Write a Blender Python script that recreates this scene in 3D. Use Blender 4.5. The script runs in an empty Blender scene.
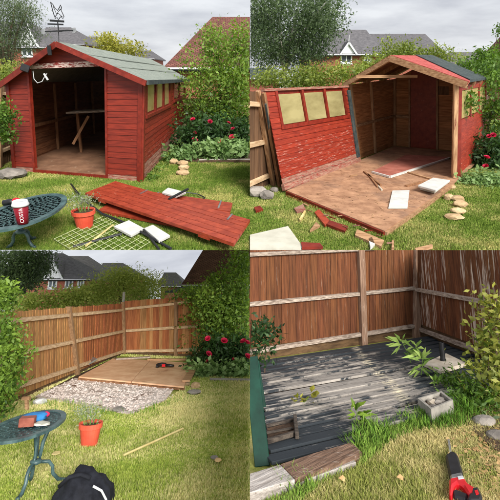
import bpy, bmesh, math, random
import numpy as np
from mathutils import Vector, Matrix, noise

random.seed(7); RNG = np.random.default_rng(11)
SC = bpy.context.scene
COL = SC.collection
V = Vector
RAD = math.radians

# ---------------------------------------------------------------- camera
F, PX, PY = 420.0, 250.0, 185.0           # focal length and principal point in photograph pixels (500 x 500)
EYE = 1.7
H_TOP = EYE * 1.3                         # eye height over the upper gardens
SUN_DIR = V((0.35, -0.66, 0.66)).normalized()   # towards the sun
SKY_WHITE = 0.43
EXPOSURE = 0.9

def cam_rot(hor, roll=0.0):
    """camera axes -> garden axes (x right, y away, z up)"""
    a = math.atan((PY - hor) / F)
    P = Matrix(((1, 0, 0), (0, math.sin(a), -math.cos(a)), (0, math.cos(a), math.sin(a))))
    return P @ Matrix.Rotation(-roll, 3, 'Z')

R_TOP = cam_rot(75)
cd = bpy.data.cameras.new('camera'); cam = bpy.data.objects.new('camera', cd); COL.objects.link(cam)
cd.sensor_width = 36; cd.lens = F / 500 * 36; cd.shift_y = (PY - 250) / 500
cd.clip_start = 0.05; cd.clip_end = 500
cam.matrix_world = Matrix.Translation((0, 0, H_TOP)) @ R_TOP.to_4x4()
SC.camera = cam

# ---------------------------------------------------------------- sky, sun, exposure
w = bpy.data.worlds.new('World'); SC.world = w; w.use_nodes = True
nt = w.node_tree; nt.nodes.clear()
out = nt.nodes.new('ShaderNodeOutputWorld'); bg = nt.nodes.new('ShaderNodeBackground')
sky = nt.nodes.new('ShaderNodeTexSky'); sky.sky_type = 'NISHITA'; sky.sun_disc = False
sky.sun_elevation = math.asin(SUN_DIR.z); sky.sun_rotation = math.atan2(SUN_DIR.x, SUN_DIR.y)
sky.air_density = 1.0; sky.dust_density = 4.0
tc = nt.nodes.new('ShaderNodeTexCoord')
sep = nt.nodes.new('ShaderNodeSeparateXYZ'); com = nt.nodes.new('ShaderNodeCombineXYZ')
ab = nt.nodes.new('ShaderNodeMath'); ab.operation = 'ABSOLUTE'
nt.links.new(tc.outputs['Generated'], sep.inputs[0]); nt.links.new(sep.outputs[2], ab.inputs[0])
nt.links.new(sep.outputs[0], com.inputs[0]); nt.links.new(sep.outputs[1], com.inputs[1]); nt.links.new(ab.outputs[0], com.inputs[2])
nt.links.new(com.outputs[0], sky.inputs[0])
mp = nt.nodes.new('ShaderNodeMapping'); mp.inputs['Scale'].default_value = (1.6, 1.6, 7.0)
nt.links.new(tc.outputs['Generated'], mp.inputs[0])
nz = nt.nodes.new('ShaderNodeTexNoise'); nz.inputs['Scale'].default_value = 2.6; nz.inputs['Detail'].default_value = 7
nz.inputs['Roughness'].default_value = 0.55
nt.links.new(mp.outputs[0], nz.inputs[0])
rp = nt.nodes.new('ShaderNodeValToRGB')
K = SKY_WHITE
rp.color_ramp.elements[0].position = 0.36; rp.color_ramp.elements[0].color = (0.78*K, 0.80*K, 0.87*K, 1)
rp.color_ramp.elements[1].position = 0.64; rp.color_ramp.elements[1].color = (1.14*K, 1.16*K, 1.20*K, 1)
nt.links.new(nz.outputs[0], rp.inputs[0])
sc_ = nt.nodes.new('ShaderNodeVectorMath'); sc_.operation = 'SCALE'; sc_.inputs['Scale'].default_value = 0.09
nt.links.new(sky.outputs[0], sc_.inputs[0])
mx = nt.nodes.new('ShaderNodeMix'); mx.data_type = 'RGBA'; mx.inputs[0].default_value = 0.9
nt.links.new(sc_.outputs[0], mx.inputs[6]); nt.links.new(rp.outputs[0], mx.inputs[7])
nt.links.new(mx.outputs[2], bg.inputs[0]); bg.inputs[1].default_value = 1.0
nt.links.new(bg.outputs[0], out.inputs[0])

sd = bpy.data.lights.new('sun', 'SUN'); sun = bpy.data.objects.new('sun', sd); COL.objects.link(sun)
sd.energy = 3.0; sd.angle = RAD(25); sd.color = (1.0, 0.965, 0.91)
sun.rotation_euler = SUN_DIR.to_track_quat('Z', 'Y').to_euler()
sun.location = (0, 0, 30)
SC.view_settings.view_transform = 'Standard'; SC.view_settings.look = 'None'
SC.view_settings.exposure = EXPOSURE; SC.view_settings.gamma = 1.0
SC.cycles.max_bounces = 6; SC.cycles.transparent_max_bounces = 12
SC.cycles.use_denoising = True

# ---------------------------------------------------------------- the four gardens
class Garden:
    """a garden with its own level ground; (zx, zy) are twice-enlarged photograph pixels inside its view"""
    def __init__(s, ox, oy, hor, h, size=1.0, roll=0.0):
        s.ox, s.oy, s.h = ox, oy, h; s.size = size; s.mk = (1.05 if oy == 0 else (0.9 if ox == 0 else 0.95))      # h: eye height in the garden's own units, size: metres per unit
        s.R = cam_rot(hor, roll); s.C = V((0, 0, h))
        s.M = Matrix.Translation((0, 0, H_TOP)) @ (R_TOP @ s.R.transposed()).to_4x4() @ Matrix.Translation((0, 0, -h*size)) @ Matrix.Scale(size, 4)
        sx = 1.0 if ox > 0 else -1.0; sy = 1.0 if oy == 0 else -1.0
        k = (PY - 250) / F
        # the boundary planes between neighbouring gardens
        s.planes = [(s.R @ V((sx, 0, 0))), (s.R @ V((0, 1, k))).normalized() * sy]
    def ray(s, zx, zy):
        px, py = s.ox + zx / 2, s.oy + zy / 2
        return s.R @ V(((px - PX) / F, (PY - py) / F, -1))
    def g(s, zx, zy, z=0.0):
        d = s.ray(zx, zy); t = (z - s.h) / d.z
        return s.C + d * t
    def at(s, zx, zy, Y):
        d = s.ray(zx, zy); return s.C + d * (Y / d.y)
    def vp(s, zx, zy, A, B):
        """on the upright plane through A and B"""
        n = (B - A).cross(V((0, 0, 1))); d = s.ray(zx, zy)
        return s.C + d * ((A - s.C).dot(n) / d.dot(n))
    def on(s, zx, zy, A, n):
        d = s.ray(zx, zy); return s.C + d * ((A - s.C).dot(n) / d.dot(n))
    def pix(s, P):
        c = s.R.transposed() @ (P - s.C)
        return ((c.x / -c.z * F + PX - s.ox) * 2, (PY - c.y / -c.z * F - s.oy) * 2)
    def m(s, px, Y):
        return px * 0.5 * Y / F * s.mk

TL = Garden(0, 0, 75, EYE, 1.3)
TR = Garden(250, 0, 75, EYE, 1.3)
BL = Garden(0, 250, 292, 1.7, 0.72)
BR = Garden(250, 250, 241, 1.6, 0.62, RAD(1.9))

# ---------------------------------------------------------------- materials
def lin(c):
    return tuple(((x/255)/12.92 if x/255 <= 0.04045 else ((x/255+0.055)/1.055)**2.4) for x in c)
MATS = {}
def nn(t, k, **kw):
    n = t.nodes.new('ShaderNode' + k)
    for a, b in kw.items(): setattr(n, a, b)
    return n
def pm(name, c1, c2, scale=(1, 1, 1), ns=5.0, detail=6, lo=0.35, hi=0.65, rough=0.75, bump=0.25, rnd=0.18,
       wear=None, wlo=0.58, whi=0.66, wscale=None, wns=7.0, rot=0.0, spec=0.3, metal=0.0, bd=0.01, hue=0.0):
    """two-tone noise surface with a random shade for each piece and an optional worn layer"""
    m = bpy.data.materials.new(name); m.use_nodes = True; t = m.node_tree; MATS[name] = m
    b = t.nodes['Principled BSDF']; L = t.links.new
    c = nn(t, 'TexCoord'); mp = nn(t, 'Mapping'); mp.inputs['Scale'].default_value = scale; mp.inputs['Rotation'].default_value = (0, 0, rot)
    if rot: mp.vector_type = 'TEXTURE'; mp.inputs['Scale'].default_value = tuple(1/k for k in scale)
    oi = nn(t, 'ObjectInfo')
    ad = nn(t, 'VectorMath', operation='ADD'); ml = nn(t, 'VectorMath', operation='SCALE'); ml.inputs['Scale'].default_value = 37.0
    cx = nn(t, 'CombineXYZ'); L(oi.outputs['Random'], cx.inputs[0]); L(oi.outputs['Random'], cx.inputs[1])
    L(cx.outputs[0], ml.inputs[0])
    L(c.outputs['Object'], mp.inputs[0]); L(mp.outputs[0], ad.inputs[0]); L(ml.outputs[0], ad.inputs[1])
    n1 = nn(t, 'TexNoise'); n1.inputs['Scale'].default_value = ns; n1.inputs['Detail'].default_value = detail; n1.inputs['Roughness'].default_value = 0.62
    L(ad.outputs[0], n1.inputs[0])
    r = nn(t, 'ValToRGB'); r.color_ramp.elements[0].position = lo; r.color_ramp.elements[1].position = hi
    r.color_ramp.elements[0].color = lin(c1) + (1,); r.color_ramp.elements[1].color = lin(c2) + (1,)
    L(n1.outputs[0], r.inputs[0])
    hs = nn(t, 'HueSaturation')
    mr = nn(t, 'MapRange'); mr.inputs['To Min'].default_value = 1 - rnd; mr.inputs['To Max'].default_value = 1 + rnd
    L(oi.outputs['Random'], mr.inputs[0]); L(mr.outputs[0], hs.inputs['Value']); L(r.outputs[0], hs.inputs['Color'])
    if hue:
        mh = nn(t, 'MapRange'); mh.inputs['To Min'].default_value = 0.5 - hue; mh.inputs['To Max'].default_value = 0.5 + hue
        wn = nn(t, 'TexWhiteNoise', noise_dimensions='1D'); L(oi.outputs['Random'], wn.inputs['W']); L(wn.outputs[0], mh.inputs[0]); L(mh.outputs[0], hs.inputs['Hue'])
    col = hs.outputs[0]
    if wear:
        mp2 = nn(t, 'Mapping'); mp2.inputs['Scale'].default_value = wscale or scale; mp2.inputs['Rotation'].default_value = (0, 0, rot)
        L(c.outputs['Object'], mp2.inputs[0])
        n2 = nn(t, 'TexNoise'); n2.inputs['Scale'].default_value = wns; n2.inputs['Detail'].default_value = 8; n2.inputs['Roughness'].default_value = 0.7
        L(mp2.outputs[0], n2.inputs[0])
        r2 = nn(t, 'MapRange', clamp=True); r2.inputs['From Min'].default_value = wlo; r2.inputs['From Max'].default_value = whi
        L(n2.outputs[0], r2.inputs[0])
        x = nn(t, 'Mix', data_type='RGBA'); L(r2.outputs[0], x.inputs[0]); L(col, x.inputs[6]); x.inputs[7].default_value = lin(wear) + (1,)
        col = x.outputs[2]
    L(col, b.inputs['Base Color'])
    b.inputs['Roughness'].default_value = rough; b.inputs['Specular IOR Level'].default_value = spec; b.inputs['Metallic'].default_value = metal
    if bump:
        bp = nn(t, 'Bump'); bp.inputs['Strength'].default_value = bump; bp.inputs['Distance'].default_value = bd
        L(n1.outputs[0], bp.inputs['Height']); L(bp.outputs[0], b.inputs['Normal'])
    return m

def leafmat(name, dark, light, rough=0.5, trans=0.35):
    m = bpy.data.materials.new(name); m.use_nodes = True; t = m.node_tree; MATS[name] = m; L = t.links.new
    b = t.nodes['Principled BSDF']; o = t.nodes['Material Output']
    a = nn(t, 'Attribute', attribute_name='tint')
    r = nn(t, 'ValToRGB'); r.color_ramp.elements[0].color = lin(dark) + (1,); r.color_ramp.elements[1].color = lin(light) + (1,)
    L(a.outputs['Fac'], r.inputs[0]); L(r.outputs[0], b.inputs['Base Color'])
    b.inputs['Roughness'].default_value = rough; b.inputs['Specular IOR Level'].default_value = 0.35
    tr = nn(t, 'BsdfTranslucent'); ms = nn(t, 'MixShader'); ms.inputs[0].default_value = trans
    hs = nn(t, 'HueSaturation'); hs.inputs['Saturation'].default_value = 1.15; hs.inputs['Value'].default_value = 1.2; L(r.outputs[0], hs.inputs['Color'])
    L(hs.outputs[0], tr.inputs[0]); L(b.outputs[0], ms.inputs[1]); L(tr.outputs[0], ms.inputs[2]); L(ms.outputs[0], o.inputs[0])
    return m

def groundmat(name, greens, straw, amount, ns=0.9, fine=22.0):
    """turf: green in two shades with dry straw patches"""
    m = bpy.data.materials.new(name); m.use_nodes = True; t = m.node_tree; MATS[name] = m; L = t.links.new
    b = t.nodes['Principled BSDF']; c = nn(t, 'NewGeometry')
    def noise_(s, d=5):
        n = nn(t, 'TexNoise'); n.inputs['Scale'].default_value = s; n.inputs['Detail'].default_value = d; n.inputs['Roughness'].default_value = 0.65
        L(c.outputs['Position'], n.inputs[0]); return n
    n1 = noise_(fine); n2 = noise_(ns, 6)
    r = nn(t, 'ValToRGB'); r.color_ramp.elements[0].position = 0.3; r.color_ramp.elements[1].position = 0.7
    r.color_ramp.elements[0].color = lin(greens[0]) + (1,); r.color_ramp.elements[1].color = lin(greens[1]) + (1,)
    L(n1.outputs[0], r.inputs[0])
    at = nn(t, 'Attribute', attribute_name='tint')
    sm = nn(t, 'Math', operation='ADD'); m2 = nn(t, 'Math', operation='MULTIPLY'); m2.inputs[1].default_value = 0.22
    L(at.outputs['Fac'], m2.inputs[0]); L(m2.outputs[0], sm.inputs[0]); L(n2.outputs[0], sm.inputs[1])
    mr = nn(t, 'MapRange', clamp=True); mr.inputs['From Min'].default_value = 0.62 - amount * 0.2; mr.inputs['From Max'].default_value = 0.80 - amount * 0.2
    L(sm.outputs[0], mr.inputs[0])
    x = nn(t, 'Mix', data_type='RGBA'); L(mr.outputs[0], x.inputs[0]); L(r.outputs[0], x.inputs[6]); x.inputs[7].default_value = lin(straw) + (1,)
    L(x.outputs[2], b.inputs['Base Color']); b.inputs['Roughness'].default_value = 0.85; b.inputs['Specular IOR Level'].default_value = 0.15
    bp = nn(t, 'Bump'); bp.inputs['Strength'].default_value = 0.5; bp.inputs['Distance'].default_value = 0.03
    L(n1.outputs[0], bp.inputs['Height']); L(bp.outputs[0], b.inputs['Normal'])
    return m

HZ = (1.2, 1.2, 14)      # horizontal grain
VT = (16, 16, 1.0)       # upright grain
pm('red_board', (106, 31, 19), (140, 46, 28), HZ, 3, rough=0.55, bump=0.2, rnd=0.10, wear=(180, 128, 112), wlo=0.67, whi=0.73, wns=5, spec=0.4)
pm('red_board_worn', (116, 34, 20), (150, 52, 31), HZ, 3, rough=0.6, bump=0.25, rnd=0.12, wear=(206, 158, 140), wlo=0.635, whi=0.70, wns=4, spec=0.35)
pm('red_board_flaked', (116, 34, 20), (150, 52, 31), HZ, 3, rough=0.65, bump=0.3, rnd=0.12, wear=(190, 150, 134), wlo=0.56, whi=0.68, wns=4.5, spec=0.3)
pm('red_bare', (128, 84, 70), (172, 138, 118), HZ, 4, rough=0.8, bump=0.3, rnd=0.12, wear=(140, 52, 44), wlo=0.5, whi=0.6, wns=6)
pm('red_trim', (104, 30, 18), (134, 43, 27), (2, 2, 2), 5, rough=0.5, rnd=0.06, wear=(190, 150, 140), wlo=0.68, whi=0.72, spec=0.4)
pm('red_door', (132, 45, 25), (164, 66, 40), (2, 2, 2), 5, rough=0.5, rnd=0.14, wear=(200, 132, 110), wlo=0.63, whi=0.74, wns=6, spec=0.45)
pm('lintel_peeling', (120, 40, 36), (150, 60, 54), (2, 2, 8), 5, rough=0.7, rnd=0.05, wear=(225, 200, 190), wlo=0.46, whi=0.52, wns=6)
pm('roof_felt', (118, 126, 118), (142, 148, 138), (1, 1, 1), 9, rough=0.9, bump=0.15, rnd=0.03, spec=0.15)
pm('roof_felt_dark', (52, 60, 62), (80, 88, 86), (1, 1, 1), 9, rough=0.9, bump=0.15, rnd=0.03, spec=0.15)
pm('roof_red', (148, 56, 50), (186, 92, 84), (2, 2, 2), 6, rough=0.7, rnd=0.08, wear=(206, 150, 140), wlo=0.62, whi=0.7)
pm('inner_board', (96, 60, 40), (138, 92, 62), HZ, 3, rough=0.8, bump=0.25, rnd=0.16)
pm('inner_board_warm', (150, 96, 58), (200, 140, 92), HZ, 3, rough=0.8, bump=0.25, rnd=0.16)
pm('stud', (120, 84, 58), (160, 118, 84), (5, 5, 1.5), 4, rough=0.8, rnd=0.12)
pm('fresh_wood', (138, 100, 70), (190, 152, 114), (1.2, 6, 14), 3, rough=0.75, rnd=0.14, wear=(120, 70, 52), wlo=0.62, whi=0.72, wscale=(1, 3, 6), wns=3)
pm('fresh_post', (138, 100, 70), (190, 152, 114), (10, 10, 1.2), 3, rough=0.75, rnd=0.1, wear=(120, 66, 50), wlo=0.6, whi=0.68, wscale=(6, 6, 1), wns=3)
pm('shed_floor', (110, 78, 58), (146, 108, 82), (1, 1, 1), 3, rough=0.85, rnd=0.05, wear=(172, 146, 122), wlo=0.6, whi=0.72)
pm('chip_floor', (142, 104, 78), (184, 142, 110), (1, 1, 1), 5.5, rough=0.8, rnd=0.04, wear=(104, 82, 70), wlo=0.50, whi=0.74, wns=1.7)
pm('plywood', (214, 164, 126), (236, 194, 156), (1.2, 1.2, 1.2), 3, rough=0.8, rnd=0.05, wear=(160, 104, 72), wlo=0.6, whi=0.75, wns=2)
pm('pink_board', (146, 84, 70), (176, 110, 94), (1, 1, 1), 4, rough=0.7, rnd=0.05, wear=(200, 160, 140), wlo=0.62, whi=0.7)
pm('white_board', (192, 192, 186), (214, 214, 208), (1, 1, 1), 6, rough=0.5, bump=0.05, rnd=0.03, wear=(150, 142, 124), wlo=0.6, whi=0.8, wns=5)
pm('cream_board', (186, 184, 168), (206, 204, 188), (1, 1, 1), 5, rough=0.5, bump=0.05, rnd=0.03, wear=(150, 142, 120), wlo=0.58, whi=0.8, wns=3)
pm('window_film', (172, 150, 92), (196, 180, 122), (0.7, 0.7, 1.2), 2.2, rough=0.14, bump=0.0, rnd=0.05, spec=0.5)
pm('window_film_grey', (130, 120, 80), (166, 156, 110), (0.5, 0.5, 1.6), 2.4, rough=0.14, bump=0.0, rnd=0.06, spec=0.5)
pm('window_reflection', (44, 54, 40), (104, 116, 78), (1, 1, 1), 5, rough=0.2, bump=0.0, spec=0.5)  # reflection of greenery painted into the pane as mottled green
pm('black_metal', (20, 22, 24), (34, 36, 38), (1, 1, 1), 8, rough=0.5, bump=0.05, rnd=0.05, spec=0.4)
pm('black_plastic', (22, 22, 24), (36, 36, 40), (1, 1, 1), 12, rough=0.45, bump=0.05, rnd=0.05, spec=0.45)
pm('silver', (150, 152, 152), (196, 196, 194), (1, 1, 1), 8, rough=0.35, bump=0.05, metal=0.8)
pm('stone', (128, 116, 100), (176, 162, 140), (1, 1, 1), 7, rough=0.9, bump=0.4, rnd=0.15, bd=0.02)
pm('slate_stone', (110, 104, 98), (158, 150, 140), (1, 1, 1), 6, rough=0.9, bump=0.4, rnd=0.2, bd=0.02)
pm('sand_stone', (164, 134, 98), (202, 176, 138), (1, 1, 3), 6, rough=0.9, bump=0.4, rnd=0.15, bd=0.02)
pm('terracotta', (206, 74, 52), (226, 98, 72), (1, 1, 1), 4, rough=0.55, bump=0.05, rnd=0.02, spec=0.4)
pm('soil', (64, 48, 36), (98, 76, 58), (1, 1, 1), 14, rough=0.95, bump=0.6, rnd=0.1, bd=0.03)
pm('rubble', (192, 174, 162), (234, 222, 214), (1, 1, 1), 6, detail=10, rough=0.95, bump=0.6, rnd=0.05, wear=(122, 90, 72), wlo=0.54, whi=0.66, wns=2.5, bd=0.03)
pm('rubble_stone', (190, 172, 160), (232, 220, 212), (1, 1, 1), 8, rough=0.95, bump=0.4, rnd=0.25)
pm('table_metal', (48, 72, 74), (84, 110, 110), (1, 1, 1), 10, rough=0.4, bump=0.05, rnd=0.0, spec=0.5)
pm('cup_red', (122, 18, 34), (134, 24, 40), (1, 1, 1), 4, rough=0.35, bump=0.0)
pm('tool_red', (196, 22, 32), (212, 32, 42), (1, 1, 1), 6, rough=0.35, bump=0.02, spec=0.5)
pm('tool_blue', (40, 110, 170), (60, 140, 200), (1, 1, 1), 9, rough=0.6, bump=0.1)
pm('pink_cloth', (200, 40, 80), (220, 70, 110), (1, 1, 1), 9, rough=0.7, bump=0.1)
pm('brick_piece', (120, 66, 54), (150, 90, 74), (1, 1, 1), 12, rough=0.9, bump=0.4)
pm('brick_wall', (132, 76, 62), (164, 100, 82), (1, 1, 3), 6, rough=0.9, bump=0.2, rnd=0.06)
pm('roof_slate', (80, 79, 82), (108, 106, 108), (1, 1, 4), 3, rough=0.85, bump=0.3, rnd=0.05, spec=0.2)
pm('white_paint', (206, 208, 210), (222, 224, 226), (1, 1, 1), 5, rough=0.5, bump=0.0)
pm('house_glass', (52, 58, 66), (110, 120, 132), (1, 1, 1), 1.5, rough=0.15, bump=0.0, spec=0.6)
pm('bark', (84, 70, 58), (124, 106, 90), (6, 6, 1.5), 5, rough=0.9, bump=0.5)
pm('birch_bark', (150, 144, 134), (196, 190, 180), (1, 1, 5), 5, rough=0.8, bump=0.2, wear=(60, 54, 50), wlo=0.6, whi=0.64)
pm('fence_old', (86, 62, 44), (124, 94, 68), VT, 2, rough=0.88, bump=0.3, rnd=0.18)
pm('fence_tan', (136, 96, 56), (184, 138, 88), VT, 2.2, rough=0.85, bump=0.3, rnd=0.16, hue=0.005, wear=(112, 104, 74), wlo=0.6, whi=0.75, wscale=(3, 3, 0.6), wns=3)
pm('fence_red', (122, 70, 40), (164, 102, 62), VT, 2.2, rough=0.85, bump=0.3, rnd=0.16, hue=0.005, wear=(196, 172, 148), wlo=0.66, whi=0.78, wscale=(14, 14, 0.7), wns=2.5)
pm('fence_brown', (76, 44, 25), (118, 72, 42), VT, 2.2, rough=0.85, bump=0.35, rnd=0.15, hue=0.005, wear=(178, 156, 136), wlo=0.62, whi=0.72, wscale=(22, 22, 0.9), wns=1.8)
pm('fence_streaked', (82, 48, 28), (126, 78, 47), VT, 2.2, rough=0.85, bump=0.35, rnd=0.15, hue=0.005, wear=(204, 186, 170), wlo=0.52, whi=0.58, wscale=(22, 22, 0.7), wns=1.8)
pm('rail_tan', (172, 140, 104), (212, 184, 148), (3, 3, 9), 3, rough=0.85, rnd=0.10)
pm('rail_grey', (112, 96, 84), (188, 172, 156), (3, 3, 12), 4, rough=0.9, bump=0.4, rnd=0.12)
pm('post_tan', (120, 92, 64), (160, 126, 92), VT, 2, rough=0.88, rnd=0.08)
pm('post_grey', (104, 78, 62), (160, 130, 108), VT, 2, rough=0.9, bump=0.4, rnd=0.08, wear=(186, 170, 154), wlo=0.58, whi=0.66, wscale=(14, 14, 1.5), wns=2)
pm('gravel_board', (70, 52, 36), (108, 84, 58), (2, 2, 8), 3, rough=0.9, rnd=0.1)
pm('rotten_wood', (50, 44, 40), (96, 86, 76), (3, 8, 8), 3, rough=0.95, bump=0.6, rnd=0.15, bd=0.02)
pm('sleeper', (92, 70, 56), (150, 120, 100), (2, 16, 12), 2.5, rough=0.92, bump=0.7, rnd=0.05, rot=0.65, bd=0.03, wear=(190, 178, 166), wlo=0.58, whi=0.68, wns=2.5)
pm('sleeper_pale', (140, 130, 122), (204, 196, 188), (2, 16, 12), 2.5, rough=0.92, bump=0.6, rnd=0.05, rot=0.65, bd=0.03, wear=(110, 84, 68), wlo=0.6, whi=0.7, wns=2.5)
pm('green_paint', (8, 40, 31), (16, 60, 47), (1, 1, 1), 5, rough=0.55, bump=0.05, spec=0.2)
pm('paving', (168, 156, 138), (204, 194, 178), (1, 1, 1), 8, rough=0.9, bump=0.3, wear=(120, 112, 100), wlo=0.6, whi=0.7)
pm('concrete', (128, 124, 116), (170, 164, 154), (1, 1, 1), 8, rough=0.9, bump=0.4)
pm('fabric_black', (18, 19, 26), (36, 38, 46), (1, 1, 1), 14, rough=0.85, bump=0.25)
pm('cane', (196, 176, 112), (220, 204, 146), (1, 1, 1), 5, rough=0.7)
pm('stem_green', (84, 110, 50), (120, 150, 70), (1, 1, 1), 5, rough=0.6)
pm('petal', (160, 14, 44), (206, 44, 84), (1, 1, 1), 8, rough=0.5, bump=0.0, rnd=0.2)
pm('leaf_litter', (164, 124, 80), (216, 184, 130), (1, 1, 1), 3, rough=0.8, bump=0.0, rnd=0.3)
pm('mesh_wire', (150, 160, 110), (190, 196, 150), (1, 1, 1), 6, rough=0.5, bump=0.0)

def tilemat(name, c1, c2, scale):
    m = pm(name, c1, c2, (1, 1, 1), 2.5, rough=0.85, bump=0, rnd=0.03); t = m.node_tree; L = t.links.new
    b = t.nodes['Principled BSDF']; c = nn(t, 'TexCoord')
    br = nn(t, 'TexBrick'); br.inputs['Scale'].default_value = scale; br.inputs['Mortar Size'].default_value = 0.05
    br.inputs['Color1'].default_value = (0.9, 0.9, 0.9, 1); br.inputs['Color2'].default_value = (0.55, 0.55, 0.55, 1); br.inputs['Mortar'].default_value = (0.18, 0.18, 0.18, 1)
    L(c.outputs['UV'], br.inputs[0])
    old = b.inputs['Base Color'].links[0].from_socket
    x = nn(t, 'Mix', data_type='RGBA', blend_type='MULTIPLY'); x.inputs[0].default_value = 0.85
    L(old, x.inputs[6]); L(br.outputs[0], x.inputs[7]); L(x.outputs[2], b.inputs['Base Color'])
    bp = nn(t, 'Bump'); bp.inputs['Strength'].default_value = 0.8; bp.inputs['Distance'].default_value = 0.04
    L(br.outputs[0], bp.inputs['Height']); L(bp.outputs[0], b.inputs['Normal'])
tilemat('roof_tile', (122, 76, 68), (154, 102, 90), 1.0)

leafmat('leaf_birch', (40, 58, 36), (112, 134, 86))
leafmat('leaf_willow', (52, 66, 44), (128, 146, 100))
leafmat('leaf_bright', (54, 86, 28), (152, 182, 74))
leafmat('leaf_mid', (44, 76, 26), (120, 154, 62))
leafmat('leaf_hedge', (62, 86, 32), (176, 188, 92), trans=.42)
leafmat('leaf_dark', (22, 44, 22), (72, 106, 52))
leafmat('leaf_pale_hedge', (104, 126, 50), (214, 220, 128), trans=.48)
leafmat('leaf_hosta', (74, 112, 52), (168, 196, 128))
leafmat('leaf_yellow', (110, 116, 36), (196, 190, 90))
leafmat('leaf_olive', (74, 96, 34), (190, 188, 92))
leafmat('leaf_bamboo', (84, 120, 46), (186, 212, 120))
leafmat('leaf_silver', (128, 140, 112), (196, 200, 178))
groundmat('turf_green', ((70, 92, 32), (124, 142, 58)), (176, 166, 100), 0.15)
groundmat('turf_mixed', ((76, 98, 36), (130, 146, 62)), (184, 174, 110), 0.25)
groundmat('turf_yellow', ((118, 138, 50), (172, 182, 86)), (216, 204, 142), 0.45)
groundmat('turf_dry', ((116, 122, 52), (166, 166, 88)), (204, 186, 130), 0.55, ns=2.2)
groundmat('blade_green', ((66, 96, 30), (128, 152, 60)), (186, 178, 108), 0.08)
groundmat('blade_mixed', ((72, 104, 34), (136, 158, 66)), (192, 184, 116), 0.2)
groundmat('blade_yellow', ((116, 144, 48), (182, 194, 90)), (222, 212, 148), 0.38)
groundmat('blade_dry', ((112, 128, 50), (170, 176, 88)), (210, 194, 136), 0.5, ns=2.2)
groundmat('blade_lush', ((48, 88, 24), (112, 152, 54)), (150, 176, 80), 0.1)

# ---------------------------------------------------------------- mesh helpers
class MB:
    def __init__(s): s.v = []; s.f = []; s.uv = None
    def quadbox(s, p):
        """p: four lower then four upper corners, both counter-clockwise"""
        i = len(s.v); s.v += [V(q) for q in p]
        s.f += [(i+3, i+2, i+1, i), (i+4, i+5, i+6, i+7)] + [(i+k, i+(k+1) % 4, i+4+(k+1) % 4, i+4+k) for k in range(4)]
        return s
    def box(s, c, sx, sy, sz, R=None):
        c = V(c); R = R or Matrix.Identity(3)
        q = [V((a*sx/2, b*sy/2, d*sz/2)) for d in (-1, 1) for a, b in ((-1, -1), (1, -1), (1, 1), (-1, 1))]
        return s.quadbox([c + R @ k for k in q])
    def beam(s, A, B, w, t, up=(0, 0, 1), taper=1.0):
        A, B = V(A), V(B); d = (B - A).normalized(); up = V(up)
        x = d.cross(up)
        if x.length < 1e-4: x = d.cross(V((1, 0, 0)))
        x.normalize(); u = x.cross(d).normalized()
        q = []
        for P, k in ((A, 1.0), (B, taper)):
            q += [P - x*w/2*k - u*t/2*k, P + x*w/2*k - u*t/2*k, P + x*w/2*k + u*t/2*k, P - x*w/2*k + u*t/2*k]
        return s.quadbox(q)
    def prism(s, pts, ex):
        i = len(s.v); n = len(pts); ex = V(ex)
        s.v += [V(p) for p in pts] + [V(p) + ex for p in pts]
        s.f += [tuple(range(i+n-1, i-1, -1)), tuple(range(i+n, i+2*n))] + [(i+k, i+(k+1) % n, i+n+(k+1) % n, i+n+k) for k in range(n)]
        return s
    def tube(s, pts, r, n=6, r2=None):
        pts = [V(p) for p in pts]; r2 = r if r2 is None else r2; rings = []
        u = V((0, 0, 1))
        for k, p in enumerate(pts):
            d = (pts[min(k+1, len(pts)-1)] - pts[max(k-1, 0)]).normalized()
            x = d.cross(u)
            if x.length < 0.05: x = d.cross(V((1, 0, 0)))
            x.normalize(); y = d.cross(x).normalized()
            rr = r + (r2 - r) * k / max(1, len(pts)-1)
            i = len(s.v); rings.append(i)
            s.v += [p + (x*math.cos(a) + y*math.sin(a)) * rr for a in [2*math.pi*j/n for j in range(n)]]
        for a, b in zip(rings, rings[1:]):
            s.f += [(a+j, a+(j+1) % n, b+(j+1) % n, b+j) for j in range(n)]
        s.f += [tuple(rings[0]+j for j in range(n-1, -1, -1)), tuple(rings[-1]+j for j in range(n))]
        return s
    def lathe(s, c, prof, n=20, sx=1.0, sy=1.0, cap=True):
        c = V(c); rings = []
        for r, z in prof:
            rings.append(len(s.v)); s.v += [c + V((r*sx*math.cos(2*math.pi*j/n), r*sy*math.sin(2*math.pi*j/n), z)) for j in range(n)]
        for a, b in zip(rings, rings[1:]): s.f += [(a+j, a+(j+1) % n, b+(j+1) % n, b+j) for j in range(n)]
        if cap: s.f += [tuple(rings[0]+j for j in range(n-1, -1, -1)), tuple(rings[-1]+j for j in range(n))]
        return s

def outside(S, pts, k):
    n = S.planes[k]; return any((p - S.C).dot(n) < 0 for p in pts)

def set_tags(o, label, cat, group=None, kind=None):
    if label: o['label'] = label
    if cat: o['category'] = cat
    if group: o['group'] = group
    if kind: o['kind'] = kind

class Thing:
    def __init__(s, S, name, label, cat, origin, group=None, kind=None):
        s.S = S; s.o = bpy.data.objects.new(name, None); COL.objects.link(s.o); s.org = V(origin)
        s.o.empty_display_size = 0.1
        s.o.matrix_world = S.M @ Matrix.Translation(s.org)
        set_tags(s.o, label, cat, group, kind)
    def part(s, mb, name, mat, parent=None, smooth=False, kind=None, label=None, bevel=0.0):
        o = mesh_obj(s.S, mb, name, mat, s.org, smooth, bevel)
        if o is None: return None
        o.parent = parent or s.o
        if kind: o['kind'] = kind
        if label: o['label'] = label
        return o

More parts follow.
